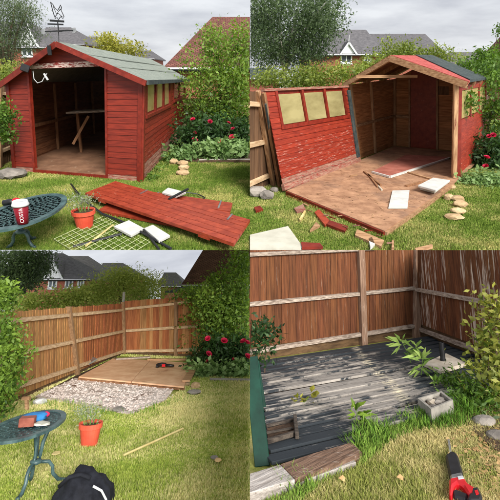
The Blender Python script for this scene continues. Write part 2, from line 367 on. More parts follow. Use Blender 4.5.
def mesh_obj(S, mb, name, mat, org, smooth=False, bevel=0.0):
    if not mb.v: return None
    ins = [[(p - S.C).dot(n) for p in mb.v] for n in S.planes]
    if any(max(k) < 0 for k in ins): return None
    me = bpy.data.meshes.new(name); me.from_pydata(mb.v, [], mb.f)
    if mb.uv:
        ul = me.uv_layers.new(name='UVMap')
        for l in me.loops: ul.data[l.index].uv = mb.uv[l.vertex_index]
    bm = bmesh.new(); bm.from_mesh(me)
    if bevel: bmesh.ops.bevel(bm, geom=bm.edges[:], offset=bevel, segments=1, affect='EDGES', profile=0.6)
    for k, n in zip(ins, S.planes):
        if min(k) < 0:
            r = bmesh.ops.bisect_plane(bm, geom=bm.verts[:] + bm.edges[:] + bm.faces[:], plane_co=S.C, plane_no=n, clear_inner=True)
            e = [g for g in r['geom_cut'] if isinstance(g, bmesh.types.BMEdge)]
            if e: bmesh.ops.holes_fill(bm, edges=e, sides=0)
    if not bm.faces: bm.free(); return None
    bmesh.ops.recalc_face_normals(bm, faces=bm.faces[:])
    bmesh.ops.translate(bm, verts=bm.verts[:], vec=-org)
    bm.to_mesh(me); bm.free()
    if smooth:
        for p in me.polygons: p.use_smooth = True
    me.materials.append(MATS[mat])
    o = bpy.data.objects.new(name, me); COL.objects.link(o)
    return o

def solo(S, mb, name, mat, label, cat, group=None, kind=None, smooth=False, org=None, bevel=0.0):
    """a thing that is one mesh"""
    if org is None:
        c = sum(mb.v, V()) / len(mb.v); org = V((c.x, c.y, min(p.z for p in mb.v)))
    o = mesh_obj(S, mb, name, mat, org, smooth, bevel)
    if o is None: return None
    o.matrix_world = S.M @ Matrix.Translation(org)
    set_tags(o, label, cat, group, kind)
    return o

def np_obj(S, name, verts, k, mat, org, tint=None):
    """verts (n, k, 3): n separate faces with k corners; faces over a boundary are left out"""
    ok = np.ones(len(verts), bool)
    for n in S.planes: ok &= (((verts - np.array(S.C)) @ np.array(n)) >= 0).all(axis=1)
    verts = verts[ok]; n = len(verts)
    if n == 0: return None
    me = bpy.data.meshes.new(name)
    me.vertices.add(n*k); me.vertices.foreach_set('co', (verts.reshape(-1, 3) - np.array(org)).astype(np.float32).ravel())
    me.loops.add(n*k); me.loops.foreach_set('vertex_index', np.arange(n*k, dtype=np.int32))
    me.polygons.add(n); me.polygons.foreach_set('loop_start', np.arange(0, n*k, k, dtype=np.int32))
    if tint is not None:
        a = me.attributes.new('tint', 'FLOAT', 'POINT'); a.data.foreach_set('value', np.repeat(tint[ok], k).astype(np.float32))
    me.update(calc_edges=True); me.validate()
    me.materials.append(MATS[mat])
    o = bpy.data.objects.new(name, me); COL.objects.link(o); return o

class Quad:
    """a wall surface: lower edge A0-B0, upper edge A1-B1, outward side towards `face`"""
    def __init__(s, S, A0, B0, A1, B1, face=None):
        s.S = S; s.p = (A0, B0, A1, B1)
        n = (B0 - A0).cross(A1 - A0).normalized(); c = (A0 + B0 + A1 + B1) / 4
        f = (S.C if face is None else face) - c
        s.n = n if n.dot(f) > 0 else -n
        s.L = (B0 - A0).length; s.Ht = (A1 - A0).length
    def P(s, u, v, d=0.0):
        A0, B0, A1, B1 = s.p
        return A0.lerp(B0, u).lerp(A1.lerp(B1, u), v) + s.n * d
    def uv(s, zx, zy):
        u, v = 0.5, 0.5
        for _ in range(25):
            x, y = s.S.pix(s.P(u, v)); e = 1e-3
            xu, yu = s.S.pix(s.P(u+e, v)); xv, yv = s.S.pix(s.P(u, v+e))
            a, b, c, d = (xu-x)/e, (xv-x)/e, (yu-y)/e, (yv-y)/e
            D = a*d - b*c
            if abs(D) < 1e-9: break
            rx, ry = zx - x, zy - y
            u += max(-.5, min(.5, (rx*d - b*ry)/D)); v += max(-.5, min(.5, (a*ry - c*rx)/D))
        return u, v
    def block(s, mb, u0, v0, u1, v1, d0, d1):
        mb.quadbox([s.P(u0, v0, d0), s.P(u1, v0, d0), s.P(u1, v0, d1), s.P(u0, v0, d1),
                    s.P(u0, v1, d0), s.P(u1, v1, d0), s.P(u1, v1, d1), s.P(u0, v1, d1)]); return mb
    def poly(s, mb, uvs, d0, d1):
        mb.prism([s.P(u, v, d0) for u, v in uvs], s.n * (d1 - d0)); return mb

def boards(T, q, n, mat, holes=(), v0=0.0, v1=1.0, lim=None, name='board', d=0.0, mats=None, th=0.016):
    """horizontal overlapping boards; holes are (u0, v0, u1, v1); lim(v) gives the u range"""
    for i in range(n):
        a = v0 + (v1 - v0) * i / n; b = v0 + (v1 - v0) * (i + 1) / n; m = (a + b) / 2
        lo, hi = lim(m) if lim else (0.0, 1.0)
        if hi - lo < 0.01: continue
        segs = [(lo, hi)]
        for (hu0, hv0, hu1, hv1) in holes:
            if m > hv0 and m < hv1:
                new = []
                for (x, y) in segs:
                    if hu0 > x: new.append((x, min(y, hu0)))
                    if hu1 < y: new.append((max(x, hu1), y))
                segs = [(x, y) for x, y in new if y - x > 0.004]
        for x, y in segs:
            j = random.uniform(-.0015, .0015)
            la, ha = (lim(a) if lim else (lo, hi)); lb, hb = (lim(b) if lim else (lo, hi))
            xa, xb = (la, lb) if x == lo else (x, x); ya, yb = (ha, hb) if y == hi else (y, y)
            mb = MB(); e = (b - a) * 0.06; w4 = th * .45
            mb.quadbox([q.P(xa, a-e, d+w4), q.P(ya, a-e, d+w4), q.P(ya, a-e, d+th+j), q.P(xa, a-e, d+th+j),
                        q.P(xb, b, d), q.P(yb, b, d), q.P(yb, b, d+th*.4), q.P(xb, b, d+th*.4)])
            T.part(mb, name, mats(m) if mats else mat)

def fence(S, name, label, q, pitch, mat, rails, posts, railmat, postmat, gravel=0.0, group=None, railh=0.07, mats=None, postw=0.09, kind_top=True, rail_jit=0.004):
    T = Thing(S, name, label, 'fence', q.P(0, 0), group)
    n = max(2, int(q.L / pitch))
    for i in range(n):
        a, b = i / n, (i + 1) / n + 0.12 / n
        t = 1.0 + random.uniform(-.006, .006)
        mb = MB(); lo = gravel
        mb.quadbox([q.P(a, lo, -.004), q.P(b, lo, -.004), q.P(b, lo, .006), q.P(a, lo, .016),
                    q.P(a, t, -.004), q.P(b, t, -.004), q.P(b, t, .006), q.P(a, t, .016)])
        T.part(mb, 'board', mats(i / n) if mats else mat)
    if gravel:
        k = max(1, len(posts) - 1)
        T.part(q.block(MB(), 0, -.01, 1, gravel * 1.04, -.03, -.006), 'gravel_board', 'gravel_board')
    us = sorted([0.0] + [p[0] for p in posts] + [1.0])
    for (va, vb) in rails:      # height of the rail at both ends
        for a, b in zip(us, us[1:]):
            if b - a < 0.02: continue
            ha, hb = va + (vb-va)*a, va + (vb-va)*b
            k = railh / q.Ht / 2; mb = MB(); j = random.uniform(-rail_jit, rail_jit)
            mb.quadbox([q.P(a, ha-k+j, .017), q.P(b, hb-k-j, .017), q.P(b, hb-k-j, .062), q.P(a, ha-k+j, .062),
                        q.P(a, ha+k+j, .017), q.P(b, hb+k-j, .017), q.P(b, hb+k*.7-j, .062), q.P(a, ha+k*.7+j, .062)])
            T.part(mb, 'rail', railmat)
    for u, u1, top in posts:
        k = postw / q.L / 2; mb = MB()
        mb.quadbox([q.P(u-k, -.01, -.01), q.P(u+k, -.01, -.01), q.P(u+k, -.01, .085), q.P(u-k, -.01, .085),
                    q.P(u1-k, top, -.01), q.P(u1+k, top, -.01), q.P(u1+k, top, .085), q.P(u1-k, top, .085)])
        T.part(mb, 'post', postmat, bevel=0.004)
    return T

def slab_pts(S, pts, z): return [S.g(x, y, z) for x, y in pts]
def slab(S, name, pts, z, th, mat, label=None, cat=None, group=None, T=None, part=None, bevel=0.0):
    p = slab_pts(S, pts, z); mb = MB().prism([k - V((0, 0, th)) for k in p], (0, 0, th))
    if T: return T.part(mb, part or name, mat, bevel=bevel)
    return solo(S, mb, name, mat, label, cat, group, bevel=bevel)

def ico(c, r, sub=1, sq=(1, 1, 1), jit=0.0):
    bm = bmesh.new(); bmesh.ops.create_icosphere(bm, subdivisions=sub, radius=1.0)
    mb = MB(); c = V(c)
    for v in bm.verts:
        k = r * (1 + random.uniform(-jit, jit)); mb.v.append(c + V((v.co.x*sq[0]*k, v.co.y*sq[1]*k, v.co.z*sq[2]*k)))
    mb.f = [tuple(v.index for v in f.verts) for f in bm.faces]; bm.free(); return mb

def stone(S, zx, zy, rx, rz, mat='slate_stone', flat=1.0):
    P = S.g(zx, zy); r = S.m(rx, P.y); h = S.m(rz, P.y)
    mb = ico(P + V((0, 0, h*.8)), 1.0, 2, (r, r*.9*flat, h), 0.12)
    for p in mb.v: p.z = max(p.z, P.z - .005)
    return mb

# ---------------------------------------------------------------- foliage
def leaf_cloud(S, blobs, n, size, clump=0.16, asp=0.45, droop=0.0, nclump=None, shell=0.45, flatn=0.0):
    """kite-shaped leaves gathered in clumps through the volume of the blobs (centre, radii)"""
    vol = np.array([max(1e-6, b[1][0]*b[1][1]*b[1][2])**0.67 for b in blobs]); pr = vol / vol.sum()
    nc = nclump or max(12, n // 45)
    bi = RNG.choice(len(blobs), nc, p=pr)
    C = np.array([b[0] for b in blobs]); Rr = np.array([b[1] for b in blobs])
    d = RNG.normal(size=(nc, 3)); d /= np.linalg.norm(d, axis=1)[:, None]
    rad = shell + (1.0 - shell) * RNG.random(nc) ** 0.6
    rad *= 1 + 0.10 * np.clip(RNG.normal(size=nc), -2, 1.6)
    cc = C[bi] + d * Rr[bi] * rad[:, None]
    cs = np.min(Rr[bi], axis=1) * clump * (0.6 + 0.9*RNG.random(nc)) + size
    ct = RNG.random(nc)
    ci = RNG.integers(0, nc, n)
    p = cc[ci] + np.clip(RNG.normal(size=(n, 3)), -1.9, 1.9) * cs[ci][:, None] * np.array([1, 1, 0.75])
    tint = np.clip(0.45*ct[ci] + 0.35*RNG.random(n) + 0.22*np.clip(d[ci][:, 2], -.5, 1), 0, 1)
    nr = RNG.normal(size=(n, 3)) + d[ci]*0.8 + np.array([0, 0, flatn]); nr /= np.linalg.norm(nr, axis=1)[:, None]
    ax = RNG.normal(size=(n, 3)); ax[:, 2] -= droop; ax -= nr * (ax*nr).sum(1)[:, None]; ax /= np.linalg.norm(ax, axis=1)[:, None]
    sd_ = np.cross(nr, ax); L = size * (0.45 + 1.1*RNG.random(n)**1.4); W = L * asp
    q = np.stack([p, p + ax*(L*.45)[:, None] + sd_*(W*.5)[:, None] + nr*(L*.06)[:, None], p + ax*L[:, None], p + ax*(L*.45)[:, None] - sd_*(W*.5)[:, None] + nr*(L*.06)[:, None]], axis=1)
    return q, tint

def pxblobs(S, blobs):
    r = []
    for (zx, zy, rx, ry, Y, rd) in blobs:
        c = S.at(zx, zy, Y); r.append((np.array(c), np.array([S.m(rx, Y), rd, S.m(ry, Y)])))
    return r

def bush(S, name, label, cat, blobs, n, size, mat, root=None, stems=5, crown='foliage', trunk=None, group=None, barkmat='bark', **kw):
    pb = pxblobs(S, blobs)
    cen = sum((b[0] for b in pb)) / len(pb)
    base = root if root is not None else V((cen[0], cen[1], 0))
    T = Thing(S, name, label, cat, base, group)
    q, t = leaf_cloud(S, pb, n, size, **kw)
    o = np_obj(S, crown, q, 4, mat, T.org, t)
    if o: o.parent = T.o
    if trunk:
        r0, h0 = trunk; top = V(cen); fork = base + (top - base) * h0
        T.part(MB().tube([base, base.lerp(fork, .5) + V((r0*.4, 0, 0)), fork], r0, 8, r0*.75), 'trunk', barkmat, smooth=True)
        for k in range(stems):
            b = pb[k % len(pb)]; e = V(b[0]) + V((random.uniform(-.5, .5)*b[1][0], random.uniform(-.5, .5)*b[1][1], random.uniform(0, .6)*b[1][2]))
            mid = fork.lerp(e, .5) + V((0, 0, (e-fork).length*.1))
            T.part(MB().tube([fork, mid, e], r0*.5, 6, r0*.08), 'limb', barkmat, smooth=True)
    else:
        for k in range(stems):
            b = pb[k % len(pb)]; e = V(b[0]) + V((random.uniform(-.6, .6)*b[1][0], random.uniform(-.6, .6)*b[1][1], random.uniform(-.2, .7)*b[1][2]))
            s0 = V((base.x + random.uniform(-.1, .1) + (e.x-base.x)*.4, base.y + (e.y-base.y)*.4, base.z))
            T.part(MB().tube([s0, s0.lerp(e, .5) + V((random.uniform(-.05, .05), 0, .04)), e], .012, 5, .003), 'stem', barkmat, smooth=True)
    return T

def grass(S, label, n, h, mat, y0, y1, x0, x1, avoid=(), inside=None, lean=0.5, wid=0.0045, name='grass', z=0.0):
    """grass blades on the ground, thinning out with distance; x0, x1 are the sides as x / y"""
    Y = y0 * (y1 / y0) ** RNG.random(n); X = Y * (x0 + (x1 - x0) * RNG.random(n))
    def inpoly(poly):
        px = np.array([p.x for p in poly]); py = np.array([p.y for p in poly]); r = np.zeros(n, bool); j = len(px) - 1
        for i in range(len(px)):
            c = ((py[i] > Y) != (py[j] > Y)) & (X < (px[j]-px[i])*(Y-py[i])/(py[j]-py[i]+1e-12) + px[i]); r ^= c; j = i
        return r
    ok = np.ones(n, bool)
    for a in avoid: ok &= ~inpoly(a)
    if inside: ok &= inpoly(inside)
    X, Y = X[ok], Y[ok]; m = len(X)
    hh = h * (0.45 + 0.9*RNG.random(m)) * (0.8 + 0.35*np.sin(X*2.3 + 1.1*np.sin(Y*1.9))*np.sin(Y*2.7))
    ww = wid * (Y / y0) ** 0.8 * (0.7 + 0.6*RNG.random(m))
    an = RNG.random(m) * 2*np.pi; ln = lean * hh * RNG.random(m)
    la = RNG.random(m) * 2*np.pi
    b0 = np.stack([X - ww*np.cos(an), Y - ww*np.sin(an), np.full(m, z)], 1); b1 = np.stack([X + ww*np.cos(an), Y + ww*np.sin(an), np.full(m, z)], 1)
    tp = np.stack([X + ln*np.cos(la), Y + ln*np.sin(la), z + hh], 1)
    q = np.stack([b0, b1, tp], 1)
    o = np_obj(S, name, q, 3, mat, V((0, 0, 0)), RNG.random(m))
    o.matrix_world = S.M
    set_tags(o, label, 'grass', None, 'stuff')
    return o

def tuft(S, zx, zy, n, h, spread, name, label, mat='blade_lush', wid=0.004, group=None, cat='plant'):
    """a clump of arching blades"""
    P = S.g(zx, zy); a = RNG.random(n)*2*np.pi; r = spread*np.sqrt(RNG.random(n))
    X = P.x + r*np.cos(a); Y = P.y + r*np.sin(a); hh = h*(.5+.7*RNG.random(n)); o2 = RNG.random(n)*2*np.pi; ln = hh*(.2+.7*RNG.random(n))
    z0 = np.full(n, P.z)
    base = np.stack([X, Y, z0], 1); mid = base + np.stack([ln*.35*np.cos(o2), ln*.35*np.sin(o2), hh*.65], 1); tip = base + np.stack([ln*np.cos(o2), ln*np.sin(o2), hh], 1)
    w_ = np.stack([-np.sin(o2), np.cos(o2), 0*o2], 1)*wid
    q = np.concatenate([np.stack([base-w_, base+w_, mid+w_, mid-w_], 1), np.stack([mid-w_, mid+w_, tip+w_*.1, tip-w_*.1], 1)])
    o = np_obj(S, name, q, 4, mat, P, np.tile(RNG.random(n), 2)*.6)
    if o is None: return
    o.matrix_world = S.M @ Matrix.Translation(P); set_tags(o, label, cat, group)

PETAL = None
def flowers(T, pts, r):
    """ruffled peony heads, one object each"""
    global PETAL
    if PETAL is None:
        mb = MB()
        for ring, (k, tilt, rr) in enumerate(((9, .35, 1.0), (8, .8, .85), (6, 1.15, .6), (4, 1.45, .4))):
            for j in range(k):
                a = 2*math.pi*(j + .5*ring)/k; d = V((math.cos(a), math.sin(a), 0)); s_ = V((-d.y, d.x, 0))
                u = (d*math.cos(tilt) + V((0, 0, 1))*math.sin(tilt)).normalized(); i = len(mb.v)
                mb.v += [V((0, 0, 0)), u*rr*.6 + s_*.38*rr, u*rr + s_*.22*rr + V((0, 0, .12)), u*rr - s_*.22*rr + V((0, 0, .1)), u*rr*.6 - s_*.38*rr]
                mb.f.append((i, i+1, i+2, i+3, i+4))
        PETAL = bpy.data.meshes.new('flower'); PETAL.from_pydata(mb.v, [], mb.f); PETAL.materials.append(MATS['petal'])
    for P in pts:
        if outside(T.S, [P], 0) or outside(T.S, [P], 1): continue
        o = bpy.data.objects.new('flower', PETAL); COL.objects.link(o); o.parent = T.o
        to = (T.S.C - P).normalized() * .5 + V((random.uniform(-.5, .5), random.uniform(-.5, .5), .7))
        k = r*random.uniform(.6, .95)
        o.matrix_local = Matrix.Translation(P - T.org) @ to.to_track_quat('Z', 'Y').to_matrix().to_4x4() @ Matrix.Scale(k, 4)

# ---------------------------------------------------------------- houses
def house(S, label, Y, wl, wr, eave, base_z, ridge, depth, wall, roofm, gables=(), windows=(), over=0.35, group=None, chimney=None, tiled=False):
    """block with a pitched roof: wl, wr wall ends, eave height, ridge (left, right, height) all in view pixels at distance Y"""
    A = S.at(wl, eave, Y); B = S.at(wr, eave, Y); A0 = V((A.x, Y, base_z)); B0 = V((B.x, Y, base_z)); ze = A.z
    T = Thing(S, 'house', label, 'house', (A0 + B0)/2, group)
    B.z = ze
    T.part(MB().quadbox([A0, B0, B0+V((0, depth, 0)), A0+V((0, depth, 0)), V((A.x, Y, ze)), V((B.x, Y, ze)), V((B.x, Y+depth, ze)), V((A.x, Y+depth, ze))]), 'wall', wall)
    Ym = Y + depth/2; R1 = S.at(ridge[0], ridge[2], Ym); R2 = S.at(ridge[1], ridge[2], Ym); R2.z = R1.z
    sl = (R1.z - ze)/(depth/2); e = over; zl = ze - e*sl + .05
    f1, f2 = V((A.x-e, Y-e, zl)), V((B.x+e, Y-e, zl)); b1, b2 = V((A.x-e, Y+depth+e, zl)), V((B.x+e, Y+depth+e, zl))
    up = V((0, 0, .14)); mb = MB()
    mb.v = [f1, f2, b2, b1, R1, R2, f1+up, f2+up, b2+up, b1+up, R1+up, R2+up]
    mb.f = [(6, 7, 11, 10), (9, 10, 11, 8), (6, 10, 9), (7, 8, 11), (0, 4, 5, 1), (3, 2, 5, 4), (0, 3, 4), (1, 5, 2),
            (0, 1, 7, 6), (1, 2, 8, 7), (2, 3, 9, 8), (3, 0, 6, 9)]
    mb.uv = [((p.x)*3.0, (p.z)*2.6/max(.2, math.sin(math.atan(sl)))) for p in mb.v]
    rf = T.part(mb, 'roof', roofm)
    T.part(MB().beam(f1+V((0, -.02, .03)), f2+V((0, -.02, .03)), .05, .16), 'fascia', 'white_paint', parent=rf)
    T.part(MB().tube([f1+V((0, -.09, .0)), f2+V((0, -.09, .0))], .06, 6), 'gutter', 'black_plastic', parent=rf)
    if chimney:
        P = S.at(chimney[0], chimney[1], Ym); T.part(MB().box((P.x, Ym, P.z-.5), .7, .7, 1.4), 'chimney', wall, parent=rf)
    for (gx, hw, gy, ay) in gables:
        yy = Y - .25; L_ = S.at(gx-hw, gy, yy); R_ = S.at(gx+hw, gy, yy); Ap = S.at(gx, ay, yy); R_.z = L_.z
        T.part(MB().prism([L_, R_, Ap], (0, depth*.45, 0)), 'gable', 'white_paint', parent=rf)
        T.part(MB().beam(L_+V((-.25, -.12, -.15)), Ap+V((0, -.12, .15)), .18, .16), 'barge_board', 'white_paint', parent=rf)
        T.part(MB().beam(R_+V((.25, -.12, -.15)), Ap+V((0, -.12, .15)), .18, .16), 'barge_board', 'white_paint', parent=rf)
        for s_ in (-1, 1):
            Q = (L_ if s_ < 0 else R_)+V((s_*.3, -.1, -.1))
            T.part(MB().quadbox([Q, Ap+V((0, -.1, .22)), Ap+V((0, depth*.4, .22)), Q+V((0, depth*.4, 0)),
                                 Q+V((0, 0, .08)), Ap+V((0, -.1, .3)), Ap+V((0, depth*.4, .3)), Q+V((0, depth*.4, .08))]), 'gable_roof', roofm, parent=rf)
        T.part(MB().tube([Ap, Ap+V((0, -.12, .9))], .06, 6, .02), 'finial', 'white_paint', parent=rf)
    for (x0, y0, x1, y1) in windows:
        a = S.at(x0, y1, Y-.03); b = S.at(x1, y0, Y-.03); wd, hg = b.x-a.x, b.z-a.z; cx, cz = (a.x+b.x)/2, (a.z+b.z)/2
        fr = MB()
        for (px, pz, sx, sz) in ((a.x, cz, .12, hg), (b.x, cz, .12, hg), (cx, cz, .1, hg), (cx, a.z, wd+.12, .14), (cx, b.z, wd+.12, .12)):
            fr.box((px, Y-.06, pz), sx, .12, sz)
        wo = T.part(MB().box((cx, Y-.02, cz), wd, .03, hg), 'window', 'house_glass')
        if wo: T.part(fr, 'frame', 'white_paint', parent=wo); T.part(MB().box((cx, Y-.12, a.z-.1), wd+.3, .18, .08), 'sill', 'white_paint', parent=wo)
    return T

# ================================================================ ground of the gardens
def ground(S, name, label, mat, x0, x1, y0, y1, z=0.0, th=0.06, kind='structure', cat='lawn'):
    mb = MB(); nx, ny = 8, 10
    mb.quadbox([V((x0, y0, z-th)), V((x1, y0, z-th)), V((x1, y1, z-th)), V((x0, y1, z-th)), V((x0, y0, z)), V((x1, y0, z)), V((x1, y1, z)), V((x0, y1, z))])
    return solo(S, mb, name, mat, label, cat, None, kind, org=V((0, 0, 0)))
def terrace(S, label, mat, sgn):
    """lawn widening away from the viewer"""
    pts = [V((0, 3, -.06)), V((sgn*2.4, 3, -.06)), V((sgn*10.5, 16.5, -.06)), V((0, 16.5, -.06))]
    solo(S, MB().prism(pts if sgn > 0 else pts[::-1], (0, 0, .06)), 'lawn', mat, label, 'lawn', None, 'structure', org=V((0, 0, 0)))
terrace(TL, 'green lawn in front of the intact red shed', 'turf_green', -1)
terrace(TR, 'green lawn in front of the half dismantled shed', 'turf_mixed', 1)
ground(BL, 'lawn', 'yellowing lawn around the cleared shed base', 'turf_yellow', -14, 0, 2.0, 17)
ground(BR, 'lawn', 'dry straw coloured lawn in front of the decking', 'turf_dry', -1, 12, 1.2, 7.4)
for S, nm, a, b in ((TL, 'left', -32, 0), (TR, 'right', 0, 34)):
    ground(S, 'ground', 'ground under the houses beyond the garden on the ' + nm, 'turf_green', a, b, 24, 58, z=-2.0, th=.3, cat='ground')
ground(BL, 'ground', 'ground under the houses behind the fenced corner', 'turf_green', -34, 0, 24, 58, z=-3.5, th=.3, cat='ground')

# ================================================================ garden with the intact shed (upper left)
S = TL
FR0, FL0, RR0 = S.g(283, 363), S.g(28, 341), S.g(371, 263)
RL0 = FL0 + (RR0 - FR0)
FR1, FL1 = S.at(286, 160, FR0.y), S.at(14, 166, FL0.y)
RR1 = S.at(372, 158, RR0.y); RL1 = FL1 + (RR1 - FR1)
Ya = (FR0.y + FL0.y)/2; Yb = (RR0.y + RL0.y)/2
RF = S.at(121, 88, Ya); RB = S.at(299, 120, Yb)
shed = Thing(S, 'garden_shed', 'intact red wooden shed with grey felt roof and open doorway', 'shed', (FR0 + FL0)/2)
front = Quad(S, FL0, FR0, FL1, FR1)
side = Quad(S, FR0, RR0, FR1, RR1)
back = Quad(S, RL0, RR0, RL1, RR1)
left = Quad(S, FL0, RL0, FL1, RL1)
du0, dv0 = front.uv(72, 346); du1, _ = front.uv(213, 362); _, dv1 = front.uv(140, 135)
boards(shed, front, 17, 'red_board', holes=[(du0, -1, du1, dv1)], mats=lambda v: 'red_bare' if v < .04 else 'red_board')
ur, vr = front.uv(121, 92)
def gl(v):
    k = max(0.0, min(1.0, (v - 1.0)/(vr - 1.0))); return (ur*k*.98, 1 - (1-ur)*k*.98)
boards(shed, front, 5, 'red_board', v0=1.0, v1=vr, lim=gl, holes=[(du0, -1, du1, dv1)])
# side wall with two windows
a0 = side.uv(291, 232); a1 = side.uv(340, 166); b0 = side.uv(346, 214); b1 = side.uv(369, 162)
wz0, wz1 = a0[1], a1[1]
wins = [(a0[0], wz0, a1[0], .985), (b0[0], wz0 + .04, b1[0], .985)]
boards(shed, side, 17, 'red_board_worn', holes=wins, mats=lambda v: 'red_bare' if v < .17 else ('red_board_flaked' if v < .3 or random.random() < .1 else 'red_board_worn'))
for k, (u0, v0, u1, v1) in enumerate(wins):
    wo = shed.part(side.block(MB(), u0, v0, u1, v1, -.02, -.01), 'window', 'red_trim')
    n = 3 if k == 0 else 2
    for j in range(n):
        p0 = u0 + (u1-u0)*(j+.10)/n; p1 = u0 + (u1-u0)*(j+.86)/n
        shed.part(side.block(MB(), p0, v0+.03, p1, v1-.02, -.008, -.002), 'pane', 'window_film' if k == 0 else ('window_reflection' if j == 0 else 'window_film_grey'), parent=wo)
    for j in range(n+1):
        p = u0 + (u1-u0)*(j-.02)/n
        shed.part(side.block(MB(), p-.008, v0, p+.012, v1, -.008, .022), 'mullion', 'red_trim', parent=wo)
    shed.part(side.block(MB(), u0-.01, v0-.02, u1+.015, v0+.012, -.01, .045), 'sill', 'red_trim', parent=wo)
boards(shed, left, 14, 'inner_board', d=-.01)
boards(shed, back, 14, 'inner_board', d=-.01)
for q, us in ((left, (.12, .3, .5, .7, .9)), (back, (.15, .4, .65, .9))):
    for u in us:
        dd = .0 if q is back else -.0
        k = .022/q.L
        sgn = 1 if q is back else 1
        shed.part(q.block(MB(), u-k, .02, u+k, .98, .018, .07), 'stud', 'stud')
    shed.part(q.block(MB(), 0.02, .45, .98, .49, .02, .065), 'rail', 'stud')
# corner posts and trims
shed.part(front.block(MB(), .975, 0, 1.004, 1.0, .0, .035), 'corner_trim', 'red_trim')
shed.part(side.block(MB(), -.004, 0, .012, 1.0, .0, .03), 'corner_trim', 'red_trim')
shed.part(front.block(MB(), -.004, 0, .022, 1.0, .0, .03), 'corner_trim', 'red_trim')
shed.part(front.block(MB(), du0-.016, 0, du0, dv1, -.04, .026), 'door_jamb', 'red_trim')
shed.part(front.block(MB(), du1, 0, du1+.014, dv1, -.04, .026), 'door_jamb', 'red_trim')
shed.part(front.block(MB(), du0-.03, dv1, du1-.03, dv1+.05, -.03, .05), 'lintel', 'lintel_peeling')
shed.part(front.block(MB(), du0, -.02, du1, .035, -.05, .03), 'door_sill', 'red_trim')
up = V((0, 0, .07))
shed.part(MB().prism([FL0+up-V((0, 0, .05)), FR0+up-V((0, 0, .05)), RR0+up-V((0, 0, .05)), RL0+up-V((0, 0, .05))], (0, 0, .05)), 'floor', 'shed_floor')
# roof
ov = (RF - RB).normalized() * .16
rF, rB = RF + ov, RB - ov*1.2
eR = (FR1 - RF).normalized(); eL = (FL1 - RF).normalized()
ERf, ERb = FR1 + eR*.10 + ov, RR1 + eR*.10 - ov*1.2
ELf, ELb = FL1 + eL*.14 + ov, RL1 + eL*.14 - ov*1.2
t = V((0, 0, .035))
def sheet(T, a, b, c, d, name, mat, parent=None, th=t):
    return T.part(MB().quadbox([a, b, c, d, a+th, b+th, c+th, d+th]), name, mat, parent=parent)
sheet(shed, rF, ERf, ERb, rB, 'roof_slope', 'roof_felt'); sheet(shed, ELf, rF, rB, ELb, 'roof_slope', 'roof_felt')
for k in (.33, .66):     # lapped felt joints
    a, b = rF.lerp(ERf, k), rB.lerp(ERb, k)
    sheet(shed, a+t, a.lerp(ERf, .05)+t, b.lerp(ERb, .05)+t, b+t, 'felt_lap', 'roof_felt', th=V((0, 0, .008)))
shed.part(MB().beam(ERf+V((.02, 0, -.0)), ERb+V((.02, 0, -.0)), .03, .07), 'eave_drip', 'roof_felt_dark')
fw = ov.normalized()*.012
for a, b in ((ELf, rF), (ERf, rF)):
    shed.part(MB().beam(a+fw+V((0, 0, -.012)), b+fw+V((0, 0, -.012)), .028, .085, up=(b-a).cross(ov)), 'barge_board', 'red_trim')
Q = front.uv(121, 103); c = front.P(Q[0], Q[1], .24)
shed.part(MB().box(c, .06, .03, .15), 'latch', 'black_metal', bevel=.006)
c = S.at(50, 136, FL0.y-.42)
shed.part(MB().box(c, .13, .09, .12, Matrix.Rotation(.5, 3, 'Z') @ Matrix.Rotation(.4, 3, 'Y')), 'flood_light', 'black_plastic', bevel=.01)
pts = [S.at(x, y, FL0.y-.3) for x, y in ((66, 142), (68, 158), (75, 166), (84, 163), (90, 152), (94, 147))]
shed.part(MB().tube(pts, .006, 5), 'cable', 'white_paint')
shed.part(MB().beam(S.at(88, 147, FL0.y-.3), S.at(96, 160, FL0.y-.3), .025, .025), 'cable_plug', 'white_paint')
# work bench inside
q0 = S.at(132, 228, 8.6); q1 = S.at(213, 224, 8.9)
bench = Thing(S, 'work_bench', 'pale shelf bench with diagonal brace inside the dark doorway', 'bench', V((q0.x, q0.y, .07)))
bench.part(MB().quadbox([q0, q1, q1+V((0, .5, 0)), q0+V((0, .5, 0)), q0+V((0, 0, .04)), q1+V((0, 0, .04)), q1+V((0, .5, .04)), q0+V((0, .5, .04))]), 'bench_top', 'rail_grey')
bench.part(MB().beam(S.at(146, 288, 8.65), S.at(177, 232, 8.75), .05, .05), 'brace', 'stud')
for x in (q0.x+.05, q1.x-.05):
    bench.part(MB().beam((x, q0.y+.45, .07), (x, q0.y+.45, q0.z), .05, .05), 'leg', 'stud')
# weathervane on the ridge
wv = Thing(S, 'weathervane', 'dark metal weathervane with leaping figure on the shed ridge', 'weathervane', S.at(118, 86, Ya-.12))
Yw = Ya - .12
def wp(x, y, dy=0): return S.at(x, y, Yw + dy)
wv.part(MB().tube([wp(118, 88), wp(117, 62), wp(115, 40)], .009, 6), 'pole', 'black_metal')
wv.part(MB().beam(wp(100, 41), wp(128, 43), .02, .03), 'arm', 'black_metal')
wv.part(MB().beam(wp(96, 48, .1), wp(126, 49, -.1), .018, .022), 'arm', 'black_metal')
wv.part(MB().beam(wp(90, 63), wp(146, 61), .014, .018), 'arm', 'black_metal')
wv.part(MB().beam(wp(113, 62, -.35), wp(124, 63, .35), .014, .018), 'arm', 'black_metal')
for x, y, r in ((87, 64, 5), (148, 61, 5)):
    wv.part(MB().prism([wp(x-r, y-r), wp(x+r*.4, y-r*1.2), wp(x+r, y+r*.2), wp(x+r*.2, y+r), wp(x-r*.8, y+r*.8)], (0, .012, 0)), 'end_plate', 'silver')
